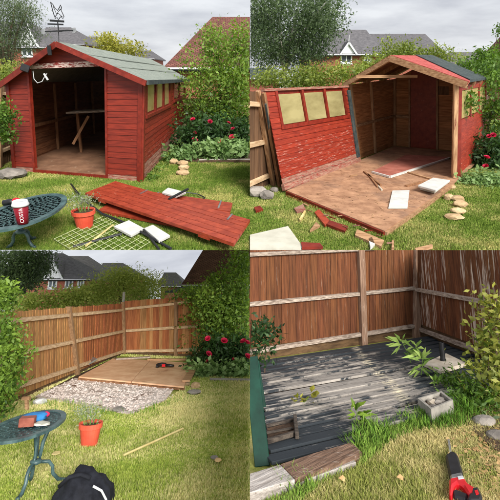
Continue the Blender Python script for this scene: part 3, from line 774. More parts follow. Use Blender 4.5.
fig = [(101, 4), (106, 9), (110, 16), (115, 21), (119, 15), (121, 10), (123, 14), (122, 20), (125, 26), (128, 33), (126, 38), (122, 33), (119, 36), (117, 40), (114, 35), (111, 37), (108, 30), (105, 20)]
body = [wp(x, y) for x, y in fig]
wv.part(MB().tube(body + [body[0]], .007, 5), 'figure', 'black_metal')
wv.part(MB().tube([wp(106, 12), wp(113, 28), wp(121, 18)], .006, 5), 'figure_rib', 'black_metal')
wv.part(MB().tube([wp(110, 34), wp(116, 26), wp(125, 34)], .006, 5), 'figure_rib', 'black_metal')

# fences glimpsed at both sides
A, B = S.g(-30, 350), S.g(24, 322)
fence(S, 'garden_fence', 'weathered fence sliver left of the intact shed', Quad(S, A, B, S.vp(-30, 165, A, B), S.vp(24, 175, A, B)), .11, 'fence_old', [(.2, .2), (.55, .55), (.9, .9)], [(.4, .4, 1.02)], 'rail_tan', 'post_tan')
A, B = S.g(360, 268), S.g(512, 272)
fence(S, 'garden_fence', 'brown fence behind the bright green bush beside the intact shed', Quad(S, A, B, S.vp(360, 196, A, B), S.vp(512, 200, A, B)), .11, 'fence_old', [(.25, .25), (.82, .82)], [(.3, .3, 1.0), (.75, .75, 1.0)], 'rail_tan', 'post_tan')
# bistro tables
def bistro(S, label, base, topc, rx, ry, feet):
    """ornate cast table: open scrolled top, three curved legs with a collar ring"""
    T = Thing(S, 'bistro_table', label, 'table', base)
    z = topc.z; n = 56
    rim = MB(); ring = [V((topc.x + rx*math.cos(2*math.pi*k/n), topc.y + ry*math.sin(2*math.pi*k/n), z)) for k in range(n)]
    inn = [V((topc.x + (rx-.05*rx/.3)*math.cos(2*math.pi*k/n), topc.y + (ry-.07*ry/.5)*math.sin(2*math.pi*k/n), z)) for k in range(n)]
    lo, hi = V((0, 0, -.012)), V((0, 0, .012))
    rim.v = [p+lo for p in ring] + [p+hi for p in ring] + [p+lo for p in inn] + [p+hi for p in inn]
    for i in range(n):
        j = (i+1) % n
        rim.f += [(i, j, n+j, n+i), (n+i, n+j, 3*n+j, 3*n+i), (3*n+i, 3*n+j, 2*n+j, 2*n+i), (2*n+i, 2*n+j, j, i)]
    T.part(rim, 'table_rim', 'table_metal')
    lat = MB(); 
    for j, rr in enumerate((.08, .24, .40, .56, .72, .87)):
        m = (4, 10, 16, 22, 28, 34)[j]
        for k in range(m):
            a = 2*math.pi*(k + .5*j)/m; cx, cy = topc.x + rx*rr*math.cos(a), topc.y + ry*rr*math.sin(a); w8 = .082
            p = [V((cx + rx*w8*math.cos(t_), cy + ry*w8*math.sin(t_), z)) for t_ in [2*math.pi*i/8 for i in range(9)]]
            for a_, b_ in zip(p, p[1:] + p[:1]): lat.beam(a_, b_, .026*rx/.3, .012)
    for k in range(12):
        a = 2*math.pi*k/12
        lat.beam(V((topc.x, topc.y, z-.006)), V((topc.x + rx*math.cos(a), topc.y + ry*math.sin(a), z-.006)), .014, .012)
    T.part(lat, 'lattice_top', 'table_metal', kind='stuff')
    mid = V((base.x, base.y, base.z + (z-base.z)*.42))
    for (fx, fy) in feet:
        d = V((fx, fy, 0)); r = d.length; d.normalize()
        pr = [(.32, 1.0), (.30, .92), (.16, .72), (.10, .5), (.13, .40), (.42, .37), (.55, .28), (.58, .16), (.78, .04), (1.0, .0), (1.05, .02)]
        pts = [V((base.x, base.y, 0)) + d*(r*a) + V((0, 0, base.z + .012 + (z-base.z-.02)*b)) for a, b in pr]
        T.part(MB().tube(pts, .017, 6), 'leg', 'table_metal', smooth=True)
    T.part(MB().lathe(mid, [(.03, -.02), (.05, -.01), (.05, .01), (.03, .02)], 12), 'collar', 'table_metal', smooth=True)
    return T
b0 = S.g(46, 493); tc_ = S.at(55, 421, b0.y)
bistro(S, 'dark green openwork table holding a red coffee cup', b0, tc_, S.m(62, b0.y), S.m(62, b0.y)*1.9, ((.14, -.04), (-.13, -.04), (.02, .2)))
def tz(zx, zy, T_z=None): return S.g(zx, zy, tc_.z + .02)
P = tz(46, 446); k = S.m(1, P.y)
cup = Thing(S, 'coffee_cup', 'dark red takeaway coffee cup with white lid on the openwork table', 'cup', P)
cup.part(MB().lathe(P, [(10.5*k, 0), (11.5*k, 12*k), (14.5*k, 38*k)], 22), 'cup_body', 'cup_red', smooth=True)
lid = cup.part(MB().lathe(P, [(16*k, 37*k), (16.5*k, 40*k), (15*k, 42*k), (14*k, 47*k), (12.5*k, 47.5*k), (12*k, 46*k)], 22), 'lid', 'white_paint', smooth=True)
# lettering seen as a pale upright scribble on the cup
fc = bpy.data.curves.new('print', 'FONT'); fc.body = 'COSTA'; fc.size = 9.5*k; fc.align_x = 'CENTER'; fc.align_y = 'CENTER'
fo = bpy.data.objects.new('print', fc); COL.objects.link(fo); tm = bpy.data.meshes.new_from_object(fo.evaluated_get(bpy.context.evaluated_depsgraph_get())); bpy.data.objects.remove(fo)
sc = MB()
for v in tm.vertices:          # upright on the cup wall
    zz = 19*k + v.co.x; rr = (10.6 + .088*zz/k)*k*1.02 + .0015; aa = -math.pi/2 + .45 - v.co.y/rr
    sc.v.append(P + V((math.cos(aa)*rr, math.sin(aa)*rr, zz)))
sc.f = [tuple(p.vertices) for p in tm.polygons]
cup.part(sc, 'print', 'white_paint')
P = tz(28, 412); k = S.m(1, P.y)
dr = Thing(S, 'power_drill', 'red and black hand tool lying behind the coffee cup', 'tool', P)
dr.part(MB().tube([P+V((-20*k, 0, 6*k)), P+V((-6*k, 0, 9*k)), P+V((4*k, 0, 9*k))], 6*k, 8), 'grip', 'black_plastic', smooth=True)
dr.part(ico(P+V((6*k, 0, 10*k)), 8*k, 2, (1.1, .9, .9), .08), 'housing', 'tool_red', smooth=True)
dr.part(MB().box(P+V((15*k, 0, 6*k)), 9*k, 8*k, 9*k), 'battery', 'black_plastic', bevel=k)
# flower pots
def pot(S, label, zx, zb, hw, ht, plant, n=140):
    P = S.g(zx, zb); k = S.m(1, P.y); T = Thing(S, 'plant_pot', label, 'plant pot', P)
    T.part(MB().lathe(P, [(hw*.72*k, 0), (hw*.95*k, ht*.78*k), (hw*1.08*k, ht*.79*k), (hw*1.1*k, ht*k), (hw*.98*k, ht*k), (hw*.95*k, ht*.9*k)], 24, cap=False), 'pot', 'terracotta', smooth=False)
    T.part(MB().lathe(P, [(hw*.71*k, .004), (hw*.05*k, .005)], 24), 'pot_base', 'terracotta')
    T.part(MB().lathe(P, [(hw*.96*k, ht*.86*k), (hw*.5*k, ht*.92*k), (.004, ht*.93*k)], 16), 'soil', 'soil')
    tips = []
    for j in range(16):
        a = random.uniform(0, 6.28); r = hw*k*random.uniform(.2, 1.5); h = ht*k*random.uniform(.2, plant)
        b = P + V((math.cos(a)*r*.4, math.sin(a)*r*.4, ht*.9*k)); e = P + V((math.cos(a)*r, math.sin(a)*r, ht*k + h)); tips.append((b, e))
        T.part(MB().tube([b, b.lerp(e, .5) + V((0, 0, h*.2)), e], .004, 4, .002), 'twig', 'stem_green')
    bl = [(np.array(a.lerp(b, .7)), np.array([.05, .05, .06])) for a, b in tips]
    q, t_ = leaf_cloud(S, bl, n*4, .026, clump=.5, asp=.35)
    o = np_obj(S, 'foliage', q, 4, 'leaf_silver', T.org, t_)
    if o: o.parent = T.o
    return T
pot(S, 'orange red plant pot beside the red door panels', 170, 455, 21, 37, .9)
# red doors lying on the grass
def door(label, pts, z, th, n, flip=False):
    p = [S.g(x, y, z) for x, y in pts]; c = sum(p, V())/4
    T = Thing(S, 'shed_door', label, 'door', V((c.x, c.y, z-th)))
    for i in range(n):
        a, b = i/n + .006, (i+1)/n - .006
        q = [p[0].lerp(p[1], a), p[0].lerp(p[1], b), p[3].lerp(p[2], b), p[3].lerp(p[2], a)]
        dz = V((0, 0, th)); j = V((0, 0, random.uniform(-.002, .003)))
        T.part(MB().quadbox([k-dz for k in q] + [k+j for k in q]), 'board', 'red_door')
    for f in (.15, .85):
        q = [p[0].lerp(p[3], f-.03), p[1].lerp(p[2], f-.03), p[1].lerp(p[2], f+.03), p[0].lerp(p[3], f+.03)]
        T.part(MB().quadbox([k-V((0, 0, th+.022)) for k in q] + [k-V((0, 0, th+.001)) for k in q]), 'ledge', 'red_door')
    for f in (.30, .90):
        q = p[1].lerp(p[2], f) ; r_ = p[0].lerp(p[3], f); e = q.lerp(r_, .28)
        T.part(MB().beam(q+V((0, 0, .006)), e+V((0, 0, .006)), .022, .006), 'hinge', 'silver')
    return T
door('lower red board door sticking out under another door on the grass', [(196, 420), (262, 377), (465, 405), (448, 470)], .055, .03, 6)
door('top red board door laid across the pile on the grass', [(170, 386), (231, 362), (500, 439), (467, 487)], .15, .035, 6)
# pale boxes, rods, wire grid
slab(S, 'white_plate', [(228, 452), (258, 440), (288, 456), (262, 470)], .075, .03, 'white_board', 'white plate left of the pair poking out below the red doors', 'plate', bevel=.004)
slab(S, 'white_plate', [(288, 456), (306, 449), (340, 470), (318, 481)], .075, .03, 'white_board', 'white plate right of the pair poking out below the red doors', 'plate', bevel=.004)
slab(S, 'white_plate', [(324, 384), (336, 375), (372, 384), (352, 392)], .12, .03, 'white_board', 'white plate showing behind the red doors', 'plate', bevel=.004)
for lab, pts, r in (('long bent black rod running from the shed doorway over the grass', [(142, 368, .02), (165, 398, .10), (205, 428, .06), (246, 444, .05), (300, 474, .06), (342, 497, .03)], .014),
                    ('short straight black rod lying by the wire grid', [(146, 494, .02), (190, 482, .03), (243, 468, .04)], .016),
                    ('black rod crossing in front of the white plates', [(284, 456, .06), (296, 470, .06), (318, 498, .03)], .012),
                    ('black rod poking out behind the red doors', [(338, 398, .16), (376, 378, .19)], .016),
                    ('thin black looped cable behind the red doors', [(362, 383, .1), (395, 388, .05), (410, 395, .03), (400, 402, .03)], .008)):
    solo(S, MB().tube([S.g(x, y, z) for x, y, z in pts], r, 6), 'metal_rod', 'black_metal', lab, 'rod', 'black rods scattered on the grass')
solo(S, MB().tube([S.g(172, 492, .03), S.g(226, 450, .03)], .012, 5), 'bamboo_cane', 'cane', 'short tan cane lying across the wire grid', 'cane')
gA, gB, gC, gD = [S.g(x, y, .03) for x, y in ((108, 478), (208, 432), (300, 484), (210, 540))]
grid = Thing(S, 'wire_grid', 'pale green wire grid panel lying on the grass', 'wire grid', (gA+gB+gC+gD)/4)
for i in range(10):
    f = i/9; grid.part(MB().tube([gA.lerp(gB, f), gD.lerp(gC, f)], .004, 4), 'wire', 'mesh_wire')
for i in range(13):
    f = i/12; grid.part(MB().tube([gA.lerp(gD, f), gB.lerp(gC, f)], .004, 4), 'wire', 'mesh_wire')
# stones
solo(S, stone(S, 26, 356, 27, 11), 'stone', 'slate_stone', 'pale flat stone slab at the left corner of the intact shed', 'stone')
for i, (x, y, rx, rz, lab) in enumerate(((366, 350, 13, 6, 'flat tan stone lowest of the pile by the shed wall'), (367, 340, 12, 6, 'flat tan stone in the middle of the pile by the shed wall'), (366, 331, 11, 6, 'flat tan stone topmost of the pile by the shed wall'), (348, 328, 9, 6, 'brown stone left of the pile by the shed wall'))):
    solo(S, stone(S, x, y, rx, rz, 'sand_stone'), 'stone', 'sand_stone', lab, 'stone', 'stones at the bed edge')
# flower bed
slab(S, 'flower_bed', [(352, 318), (382, 300), (510, 300), (510, 322), (440, 322), (400, 322)], .04, .05, 'soil', 'dark soil strip under the peonies beside the intact shed', 'soil')
pb = bush(S, 'peony_bush', 'dark leafy peony bush with red blooms beside the intact shed', 'bush', [(400, 270, 45, 34, 9.6, .5), (455, 268, 48, 36, 9.8, .5), (495, 275, 30, 30, 10, .4)], 7000, .10, 'leaf_dark', stems=6, asp=.4)
flowers(pb, [S.at(x, y, 9.15) for x, y in ((386, 240), (420, 244), (391, 266), (389, 281), (439, 283), (457, 247), (464, 275), (466, 258))], .075)
bush(S, 'hosta_row', 'pale green leafy ground cover along the lawn edge beside the intact shed', 'plants', [(415, 300, 22, 13, 8.6, .22), (450, 302, 24, 14, 8.6, .22), (485, 302, 24, 14, 8.6, .22), (385, 304, 20, 12, 8.6, .2), (355, 315, 16, 14, 8.4, .2)], 2600, .10, 'leaf_hosta', stems=4, asp=.55, flatn=1.0, barkmat='stem_green')
bush(S, 'weed_patch', 'low weeds growing along the foot of the shed side wall', 'plants', [(310, 346, 14, 12, 7.4, .15), (330, 328, 12, 12, 8.2, .2), (300, 362, 10, 7, 6.8, .1)], 700, .06, 'leaf_mid', stems=3, asp=.4, barkmat='stem_green')
solo(S, MB().tube([S.g(x, y, .02) for x, y in ((398, 322), (440, 321), (512, 321))], .04, 6), 'edging', 'concrete', 'pale stone edging between the lawn and the peony bed', 'edging')
# bushes, trees, hedge
bush(S, 'bright_bush', 'tall bright yellow green bush right of the intact shed', 'bush', [(455, 130, 52, 62, 11, .9), (430, 175, 60, 52, 11, .9), (480, 185, 40, 70, 11, .8), (425, 90, 22, 30, 11, .4), (395, 200, 30, 34, 10.6, .5), (455, 230, 48, 26, 10.8, .6), (376, 115, 14, 16, 11, .2), (490, 85, 20, 34, 11, .4)], 15000, .075, 'leaf_bright', root=V((S.at(440, 200, 11).x, 11, 0)), trunk=(.05, .3), stems=9, clump=.22)
bush(S, 'willow_tree', 'hanging grey green willow at the top left over the house', 'tree', [(10, 40, 46, 60, 16, 1.6), (-8, 85, 40, 42, 15.6, 1.4), (35, 20, 22, 34, 16, 1.0)], 15000, .10, 'leaf_willow', root=V((S.at(-10, 90, 16).x, 16, -.5)), crown='crown', trunk=(.16, .55), stems=7, asp=.22, droop=1.6, clump=.22)
bush(S, 'left_shrub', 'small green shrub at the left edge beside the intact shed', 'bush', [(2, 232, 16, 24, 6.9, .25), (4, 272, 13, 16, 6.9, .25)], 1400, .06, 'leaf_mid', stems=0)
bush(S, 'low_hedge', 'yellow green hedge glimpsed left behind the intact shed', 'hedge', [(10, 145, 26, 20, 12, .5), (-10, 160, 20, 20, 12, .5), (30, 160, 16, 18, 12, .5)], 2200, .08, 'leaf_hedge', stems=4)
bush(S, 'feathery_bush', 'feathery pale bush rising behind the shed roof', 'bush', [(205, 92, 26, 12, 17, .5), (235, 95, 24, 12, 17, .5), (262, 100, 26, 9, 17, .5), (215, 80, 10, 8, 17, .2)], 2600, .11, 'leaf_yellow', root=V((S.at(230, 100, 17).x, 17, 0)), stems=8, clump=.35)
# houses
house(S, 'slate roofed brick house with white gable window left of the weathervane', 44, -40, 92, 93, -2, (-60, 60, 46), 8, 'brick_wall', 'roof_slate', gables=[(57, 17, 93, 60)], windows=[(46, 95, 63, 112)])
house(S, 'slate roofed house just right of the weathervane pole', 52, 84, 165, 88, -2, (92, 142, 57), 8, 'brick_wall', 'roof_slate')
house(S, 'small slate roofed house behind the weathervane arm', 58, 150, 215, 92, -2, (160, 195, 75), 8, 'brick_wall', 'roof_slate')
house(S, 'distant dark roof seen beyond the shed ridge', 58, 262, 305, 118, -2, (272, 302, 103), 7, 'brick_wall', 'roof_slate')
house(S, 'house with red brown tiled roof behind the bright bush', 18, 345, 640, 134, -.5, (425, 620, 40), 7.5, 'brick_wall', 'roof_tile', over=.3)
grass(S, 'mown green grass of the intact shed lawn', 260000, .032, 'blade_green', 3.6, 11, -.66, 0, wid=.0036, avoid=[[FL0, FR0, RR0, RL0]])

# ================================================================ garden with the half dismantled shed (upper right)
S = TR
LW0, BC0, BR0, FRp = S.g(212, 320), S.g(288, 291), S.g(472, 307), S.g(408, 363)
Yf = (LW0.y + FRp.y)/2; Yk = (BC0.y + BR0.y)/2
hul = Thing(S, 'shed_shell', 'half dismantled red shed with open front and bare rafters', 'shed', (LW0 + FRp)/2)
lw = Quad(S, LW0, BC0, S.at(194, 170, LW0.y), S.at(288, 158, BC0.y))
bw = Quad(S, BC0, BR0, S.at(288, 158, BC0.y), S.at(473, 163, BR0.y))
rw = Quad(S, FRp, BR0, S.at(412, 170, FRp.y), S.at(473, 161, BR0.y))
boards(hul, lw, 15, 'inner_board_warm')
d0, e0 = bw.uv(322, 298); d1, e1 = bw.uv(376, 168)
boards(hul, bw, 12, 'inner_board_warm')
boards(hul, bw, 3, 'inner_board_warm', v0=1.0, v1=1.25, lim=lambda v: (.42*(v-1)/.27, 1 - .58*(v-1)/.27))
hul.part(bw.block(MB(), d0, .0, d1, 1.12, .018, .04), 'red_panel', 'red_door')
k0 = bw.uv(366, 172); k1 = bw.uv(398, 190)
hul.part(bw.block(MB(), k0[0], k1[1], k1[0], k0[1], .019, .03), 'blocked_window', 'fence_old')
for q, us in ((lw, (.03, .42, .97)), (bw, (.19, .5))):
    for u in us: hul.part(q.block(MB(), u-.02/q.L, .0, u+.02/q.L, 1.0, .018, .07), 'stud', 'fresh_post')
hul.part(lw.block(MB(), 0, .44, 1, .475, .018, .07), 'rail', 'fresh_wood'); hul.part(bw.block(MB(), 0, .44, .2, .475, .018, .07), 'rail', 'fresh_wood')
g0 = rw.uv(421, 242); g1 = rw.uv(470, 180)
wn = (g0[0], g0[1], .97, .96)
boards(hul, rw, 16, 'red_board_worn', holes=[wn])
wo = hul.part(rw.block(MB(), wn[0], wn[1], wn[2], wn[3], -.02, -.01), 'window', 'red_trim')
for j in range(3):
    u0 = wn[0] + (wn[2]-wn[0])*(j+.06)/3; u1 = wn[0] + (wn[2]-wn[0])*(j+.9)/3
    hul.part(rw.block(MB(), u0, wn[1]+.02, u1, wn[3]-.02, -.008, -.002), 'pane', 'window_film', parent=wo)
    hul.part(rw.block(MB(), u1, wn[1], u1+.03, wn[3], -.008, .02), 'mullion', 'red_trim', parent=wo)
hul.part(MB().beam(FRp, S.at(412, 166, FRp.y), .06, .07), 'corner_post', 'fresh_post', bevel=.005)
hul.part(MB().beam(FRp+V((.075, .02, 0)), S.at(419, 170, FRp.y), .05, .06), 'corner_trim', 'red_trim')
# roof
RF = S.at(279, 114, Yf-.1); RB = S.at(364, 114, Yk); ER, ERb = S.at(433, 166, FRp.y-.2), S.at(474, 159, BR0.y); EL = S.at(188, 168, LW0.y-.1); ELb = EL + (RB - RF)
mid1, mid2 = RF.lerp(RB, .55), ER.lerp(ERb, .12)
th = V((0, 0, .03))
sheet(hul, RF, ER, mid2, mid1, 'roof_sheet', 'roof_red', th=th); sheet(hul, mid1+V((0, 0, .002)), mid2+V((0, 0, .002)), ERb, RB, 'roof_sheet', 'roof_felt_dark', th=V((0, 0, .045)))
sheet(hul, EL, RF, RB, ELb, 'roof_sheet', 'inner_board', th=th)
hul.part(MB().beam(EL+V((0, -.02, -.03)), RF+V((0, -.02, -.03)), .05, .08), 'rafter', 'fresh_wood')
hul.part(MB().beam(RF+V((0, -.03, -.02)), ER+V((0, -.03, -.03)), .05, .10), 'rafter', 'fresh_wood')
hul.part(MB().beam(RF+V((0, -.055, .01)), ER+V((0, -.055, .0)), .012, .05), 'red_edge', 'roof_red')
hul.part(MB().beam(S.at(212, 153, Yf), S.at(334, 153, Yf-.05), .05, .05), 'collar_beam', 'fresh_wood')
for f in (.35, .7):
    hul.part(MB().beam(EL.lerp(ELb, f)+V((0, 0, -.04)), RF.lerp(RB, f)+V((0, 0, -.04)), .04, .07), 'rafter', 'stud')
    hul.part(MB().beam(RF.lerp(RB, f)+V((0, 0, -.04)), ER.lerp(ERb, f)+V((0, 0, -.04)), .04, .07), 'rafter', 'stud')
hul.part(MB().beam(RF.lerp(RB, .02)+V((0, 0, -.05)), RB+V((0, 0, -.05)), .04, .09), 'ridge_beam', 'stud')
# floor
fl = Thing(S, 'shed_floor', 'brown chipboard floor of the dismantled shed', 'floor', S.g(240, 390))
zf = .07
def fg(x, y, z=zf): return S.g(x, y, z)
P0, P1, P2, P3, P4, P5 = fg(74, 381), fg(222, 314), fg(288, 292), fg(470, 308), fg(406, 366), fg(270, 462)
def sheetp(pts, name='floor_sheet', mat='chip_floor'):
    fl.part(MB().prism([p-V((0, 0, .03)) for p in pts], (0, 0, .03)), name, mat)
m01, m54 = P0.lerp(P2, .48), P5.lerp(P4, .52)
gp = V((0, .006, 0))
sheetp([P0, P5, m54, m01]); sheetp([m01+gp, m54+gp, P4, P3, P2])
dz = V((0, 0, -.045))
fl.part(MB().beam(P0+dz, P5+dz, .05, .07), 'edge_beam', 'red_trim'); fl.part(MB().beam(P5+dz, P4+dz, .05, .07), 'edge_beam', 'fresh_wood')
fl.part(MB().beam(P0+dz*1.2+V((0, -.06, -.02)), P0.lerp(P5, .55)+dz*1.2+V((0, -.06, -.02)), .05, .04), 'edge_beam', 'red_trim')
# leaning wall panel with three panes
pa, pbb = S.g(66, 378, .07), S.g(216, 322, .07)
pan = Thing(S, 'wall_panel', 'red boarded wall panel with three yellowed panes tipping outward', 'wall panel', (pa+pbb)/2)
pq = Quad(S, pa, pbb, S.at(28, 180, pa.y+.15), S.at(194, 173, pbb.y+.1))
w0 = pq.uv(64, 250); w1 = pq.uv(186, 178); w2 = pq.uv(186, 236)
hole = (w0[0], (w0[1]+w2[1])/2, w1[0]+.0, .985)
boards(pan, pq, 18, 'red_board_worn', holes=[hole], mats=lambda v: 'red_bare' if v < .12 else ('red_board_flaked' if v < .42 or random.random() < .15 else 'red_board_worn'))
wo = pan.part(pq.block(MB(), hole[0]-.02, hole[1]-.02, hole[2]+.02, hole[3], -.03, -.018), 'window', 'red_trim')
for j in range(3):
    wj = (hole[2]-hole[0])/3; u0 = hole[0] + wj*(j+.05); u1 = hole[0] + wj*(j+.93)
    pan.part(pq.block(MB(), u0, hole[1]+.02, u1, hole[3]-.035, -.016, -.006), 'pane', 'window_film_grey', parent=wo)
for j in range(4):
    u = hole[0] + (hole[2]-hole[0])*j/3 - .01
    pan.part(pq.block(MB(), u-.006, hole[1], u+.016, hole[3], -.016, .024), 'mullion', 'red_trim', parent=wo)
pan.part(pq.block(MB(), hole[0]-.02, hole[1]-.03, hole[2]+.03, hole[1]+.01, -.016, .03), 'sill', 'red_trim', parent=wo)
pan.part(pq.block(MB(), -.01, .985, 1.01, 1.01, -.03, .03), 'top_rail', 'red_bare')
pan.part(pq.block(MB(), -.01, -.015, 1.01, .05, .0, .05), 'bottom_rail', 'red_bare')
pan.part(pq.block(MB(), .975, -.02, 1.02, .95, .01, .035), 'felt_strip', 'roof_felt_dark')
pan.part(MB().beam(S.g(47, 372), S.at(15, 182, pa.y+.1), .07, .05), 'edge_post', 'fresh_post')
pan.part(MB().beam(S.g(60, 374), S.at(27, 186, pa.y+.05), .05, .05), 'edge_post', 'stud')
pan.part(MB().beam(S.g(56, 366), S.at(31, 208, pa.y-.03), .022, .03), 'felt_strip', 'roof_felt_dark')
# debris on the floor and grass
def junk(name, pts, z, th, mat, lab, cat, bevel=0): return slab(S, name, pts, z, th, mat, lab, cat, bevel=bevel)
junk('floor_board', [(244, 343), (312, 309), (398, 314), (280, 353)], zf+.03, .02, 'pink_board', 'pinkish board with pale edge lying on the shed floor', 'board')
solo(S, MB().beam(S.g(280, 354, zf+.02), S.g(399, 316, zf+.02), .03, .03), 'batten', 'white_board', 'long pale batten along the pinkish board', 'batten')
solo(S, MB().beam(S.g(244, 344, zf+.02), S.g(280, 354, zf+.02), .03, .03), 'batten', 'white_board', 'short pale batten at the end of the pinkish board', 'batten')
junk('white_sheet', [(285, 381), (319, 380), (315, 415), (277, 415)], zf+.02, .015, 'white_board', 'white rectangular sheet flat on the shed floor', 'sheet')
bx = Thing(S, 'white_box', 'white flat box lid beside the right shed post', 'box', S.g(368, 378, zf))
slab(S, 'lid', [(336, 370), (366, 355), (400, 360), (372, 380)], zf+.10, .035, 'white_board', T=bx, part='lid', bevel=.006)
slab(S, 'base', [(340, 372), (367, 358), (394, 362), (370, 380)], zf+.062, .055, 'cream_board', T=bx, part='base', bevel=.004)
for lab, x0, y0, x1, y1, wd, m in (('long brown lath near the pinkish board', 228, 343, 262, 370, .03, 'stud'), ('short brown lath crossing another on the shed floor', 236, 348, 256, 374, .025, 'stud'),
                                  ('orange wooden batten right of the pinkish board', 314, 344, 362, 358, .05, 'fresh_wood'), ('dark lath behind the white sheet', 312, 372, 350, 362, .05, 'stud'),
                                  ('thin splinter near the left wall panel', 200, 352, 214, 350, .02, 'fresh_wood'), ('thin splinter in the middle of the floor', 256, 372, 264, 380, .015, 'cream_board')):
    solo(S, MB().beam(S.g(x0, y0, zf+.012), S.g(x1, y1, zf+.012), wd, .02), 'wood_lath', m, lab, 'lath', 'wood scraps on the shed floor')
junk('cream_panel', [(-20, 474), (76, 452), (106, 494), (60, 520), (-20, 520)], .03, .02, 'cream_board', 'large cream sheet flat on the grass at the front left', 'sheet')
for lab, pts, m in (('red board offcut lying nearest the floor edge on the grass', [(129, 424), (138, 418), (160, 442), (150, 450)], 'red_door'),
                    ('red splinter beside the cream sheet', [(102, 484), (140, 486), (146, 493), (104, 494)], 'red_trim'),
                    ('dull red offcut left of the bright red one on the grass', [(88, 416), (106, 408), (112, 420), (94, 424)], 'red_bare'),
                    ('tan triangular wood chip on the grass', [(120, 460), (132, 444), (140, 450)], 'fresh_wood'),
                    ('red splintered strip along the floor edge', [(158, 440), (196, 452), (190, 462), (154, 448)], 'red_trim'),
                    ('pale splintered timber at the floor corner', [(214, 458), (268, 480), (262, 492), (210, 470)], 'fresh_wood'),
                    ('small white chip below the floor corner', [(237, 476), (244, 474), (250, 488), (241, 494)], 'white_board'),
                    ('thin pale sliver on the grass by the left panel', [(98, 438), (109, 420), (112, 422), (101, 440)], 'cane'),
                    ('red scrap lying on the stones at the left fence', [(8, 414), (20, 411), (26, 418), (12, 422)], 'red_trim'),
                    ('orange stick on the grass below the floor corner', [(330, 496), (364, 488), (366, 492), (332, 500)], 'fresh_wood'),
                    ('upright orange sliver on the grass below the floor', [(284, 480), (288, 480), (288, 500), (283, 500)], 'fresh_wood')):
    junk('wood_offcut', pts, .045, .03, m, lab, 'wood scrap')
SPL = [('red splinter by the left panel foot', 'red_trim'), ('pale splinter close to the panel foot', 'fresh_wood'), ('brown splinter on the grass left of the red offcuts', 'stud'), ('thin worn splinter touching the floor edge on the left', 'red_bare'),
       ('red sliver halfway along the front floor edge', 'red_trim'), ('tan sliver halfway along the front floor edge', 'fresh_wood'), ('brown stick right of the red offcuts', 'stud'), ('worn pink stick under the front floor edge', 'red_bare'),
       ('tan stick just left of the floor corner', 'fresh_wood'), ('red stick just left of the floor corner', 'red_trim'), ('brown sliver right at the floor corner', 'stud'), ('worn pink sliver below the floor corner', 'red_bare')]
for i, (lab, m) in enumerate(SPL):
    f = (i + .4 + .3*random.random())/len(SPL); x = 80 + 190*f + random.uniform(-4, 12); y = 392 + 84*f + random.uniform(0, 14); a = random.uniform(-.3, .8); l = random.uniform(7, 17)
    solo(S, MB().beam(S.g(x, y, .045), S.g(x + l*math.cos(a), y + l*.5*math.sin(a), .05 + random.uniform(0, .03)), random.uniform(.014, .035), .012, taper=random.uniform(.2, .9)), 'wood_splinter', m, lab, 'wood splinter', 'splinters along the front floor edge')
for i, (x, y, rx, rz, lab) in enumerate(((14, 393, 20, 12, 'grey stone block at the foot of the left fence'), (34, 398, 14, 10, 'grey stone right of the block by the left fence'), (48, 384, 9, 6, 'small grey stone under the wall panel post'))):
    solo(S, stone(S, x, y, rx, rz), 'stone', 'slate_stone', lab, 'stone', 'stones by the left fence')
for i, (x, y, rx, rz, lab) in enumerate(((408, 438, 18, 6, 'tan stone lowest of the tumbled pile on the grass'), (416, 426, 15, 6, 'tan stone second lowest of the tumbled pile'), (420, 414, 14, 8, 'tan stone second highest of the tumbled pile'), (414, 402, 14, 7, 'tan stone topmost of the tumbled pile'), (397, 400, 10, 7, 'round tan stone left of the tumbled pile'), (404, 378, 7, 5, 'reddish stone at the foot of the corner post'))):
    solo(S, stone(S, x, y, rx, rz, 'sand_stone'), 'stone', 'sand_stone', lab, 'stone', 'tumbled edging stones')
# fence on the left
A, B = S.g(-14, 396), S.g(62, 356)
fence(S, 'garden_fence', 'dark weathered fence left of the tipping wall panel', Quad(S, A, B, S.vp(-14, 180, A, B), S.vp(62, 190, A, B)), .11, 'fence_old', [(.12, .12), (.5, .5), (.88, .88)], [], 'rail_tan', 'post_tan')
# plants
pb = bush(S, 'peony_bush', 'dark peony bush with red blooms right of the dismantled shed', 'bush', [(470, 310, 34, 44, 8.0, .4), (498, 330, 30, 50, 7.8, .4), (448, 335, 20, 24, 8, .3)], 5500, .09, 'leaf_dark', stems=6, asp=.4)
flowers(pb, [S.at(x, y, 7.5) for x, y in ((478, 273), (473, 316), (471, 334), (486, 271))], .07)
bush(S, 'hosta_row', 'pale green leaves spilling onto the lawn under the peonies', 'plants', [(450, 375, 28, 16, 6.6, .2), (488, 368, 26, 18, 6.6, .2), (425, 372, 14, 12, 6.7, .2)], 2200, .08, 'leaf_hosta', stems=4, asp=.55, flatn=1.0, barkmat='stem_green')
bush(S, 'weed_patch', 'low weeds along the right edge of the shed floor', 'plants', [(330, 432, 22, 9, 5.6, .15), (300, 452, 18, 8, 5.3, .12), (370, 405, 20, 9, 6, .15), (350, 418, 14, 8, 5.8, .12)], 900, .05, 'leaf_mid', stems=3, asp=.3, barkmat='stem_green')
bush(S, 'laurel_bush', 'green bush leaning over the right shed wall', 'bush', [(480, 190, 28, 60, 9, .5), (500, 140, 20, 40, 9.4, .5), (492, 240, 24, 40, 8.8, .4), (436, 205, 9, 22, 7.4, .15), (470, 135, 14, 18, 10.5, .4)], 5200, .075, 'leaf_mid', stems=7)
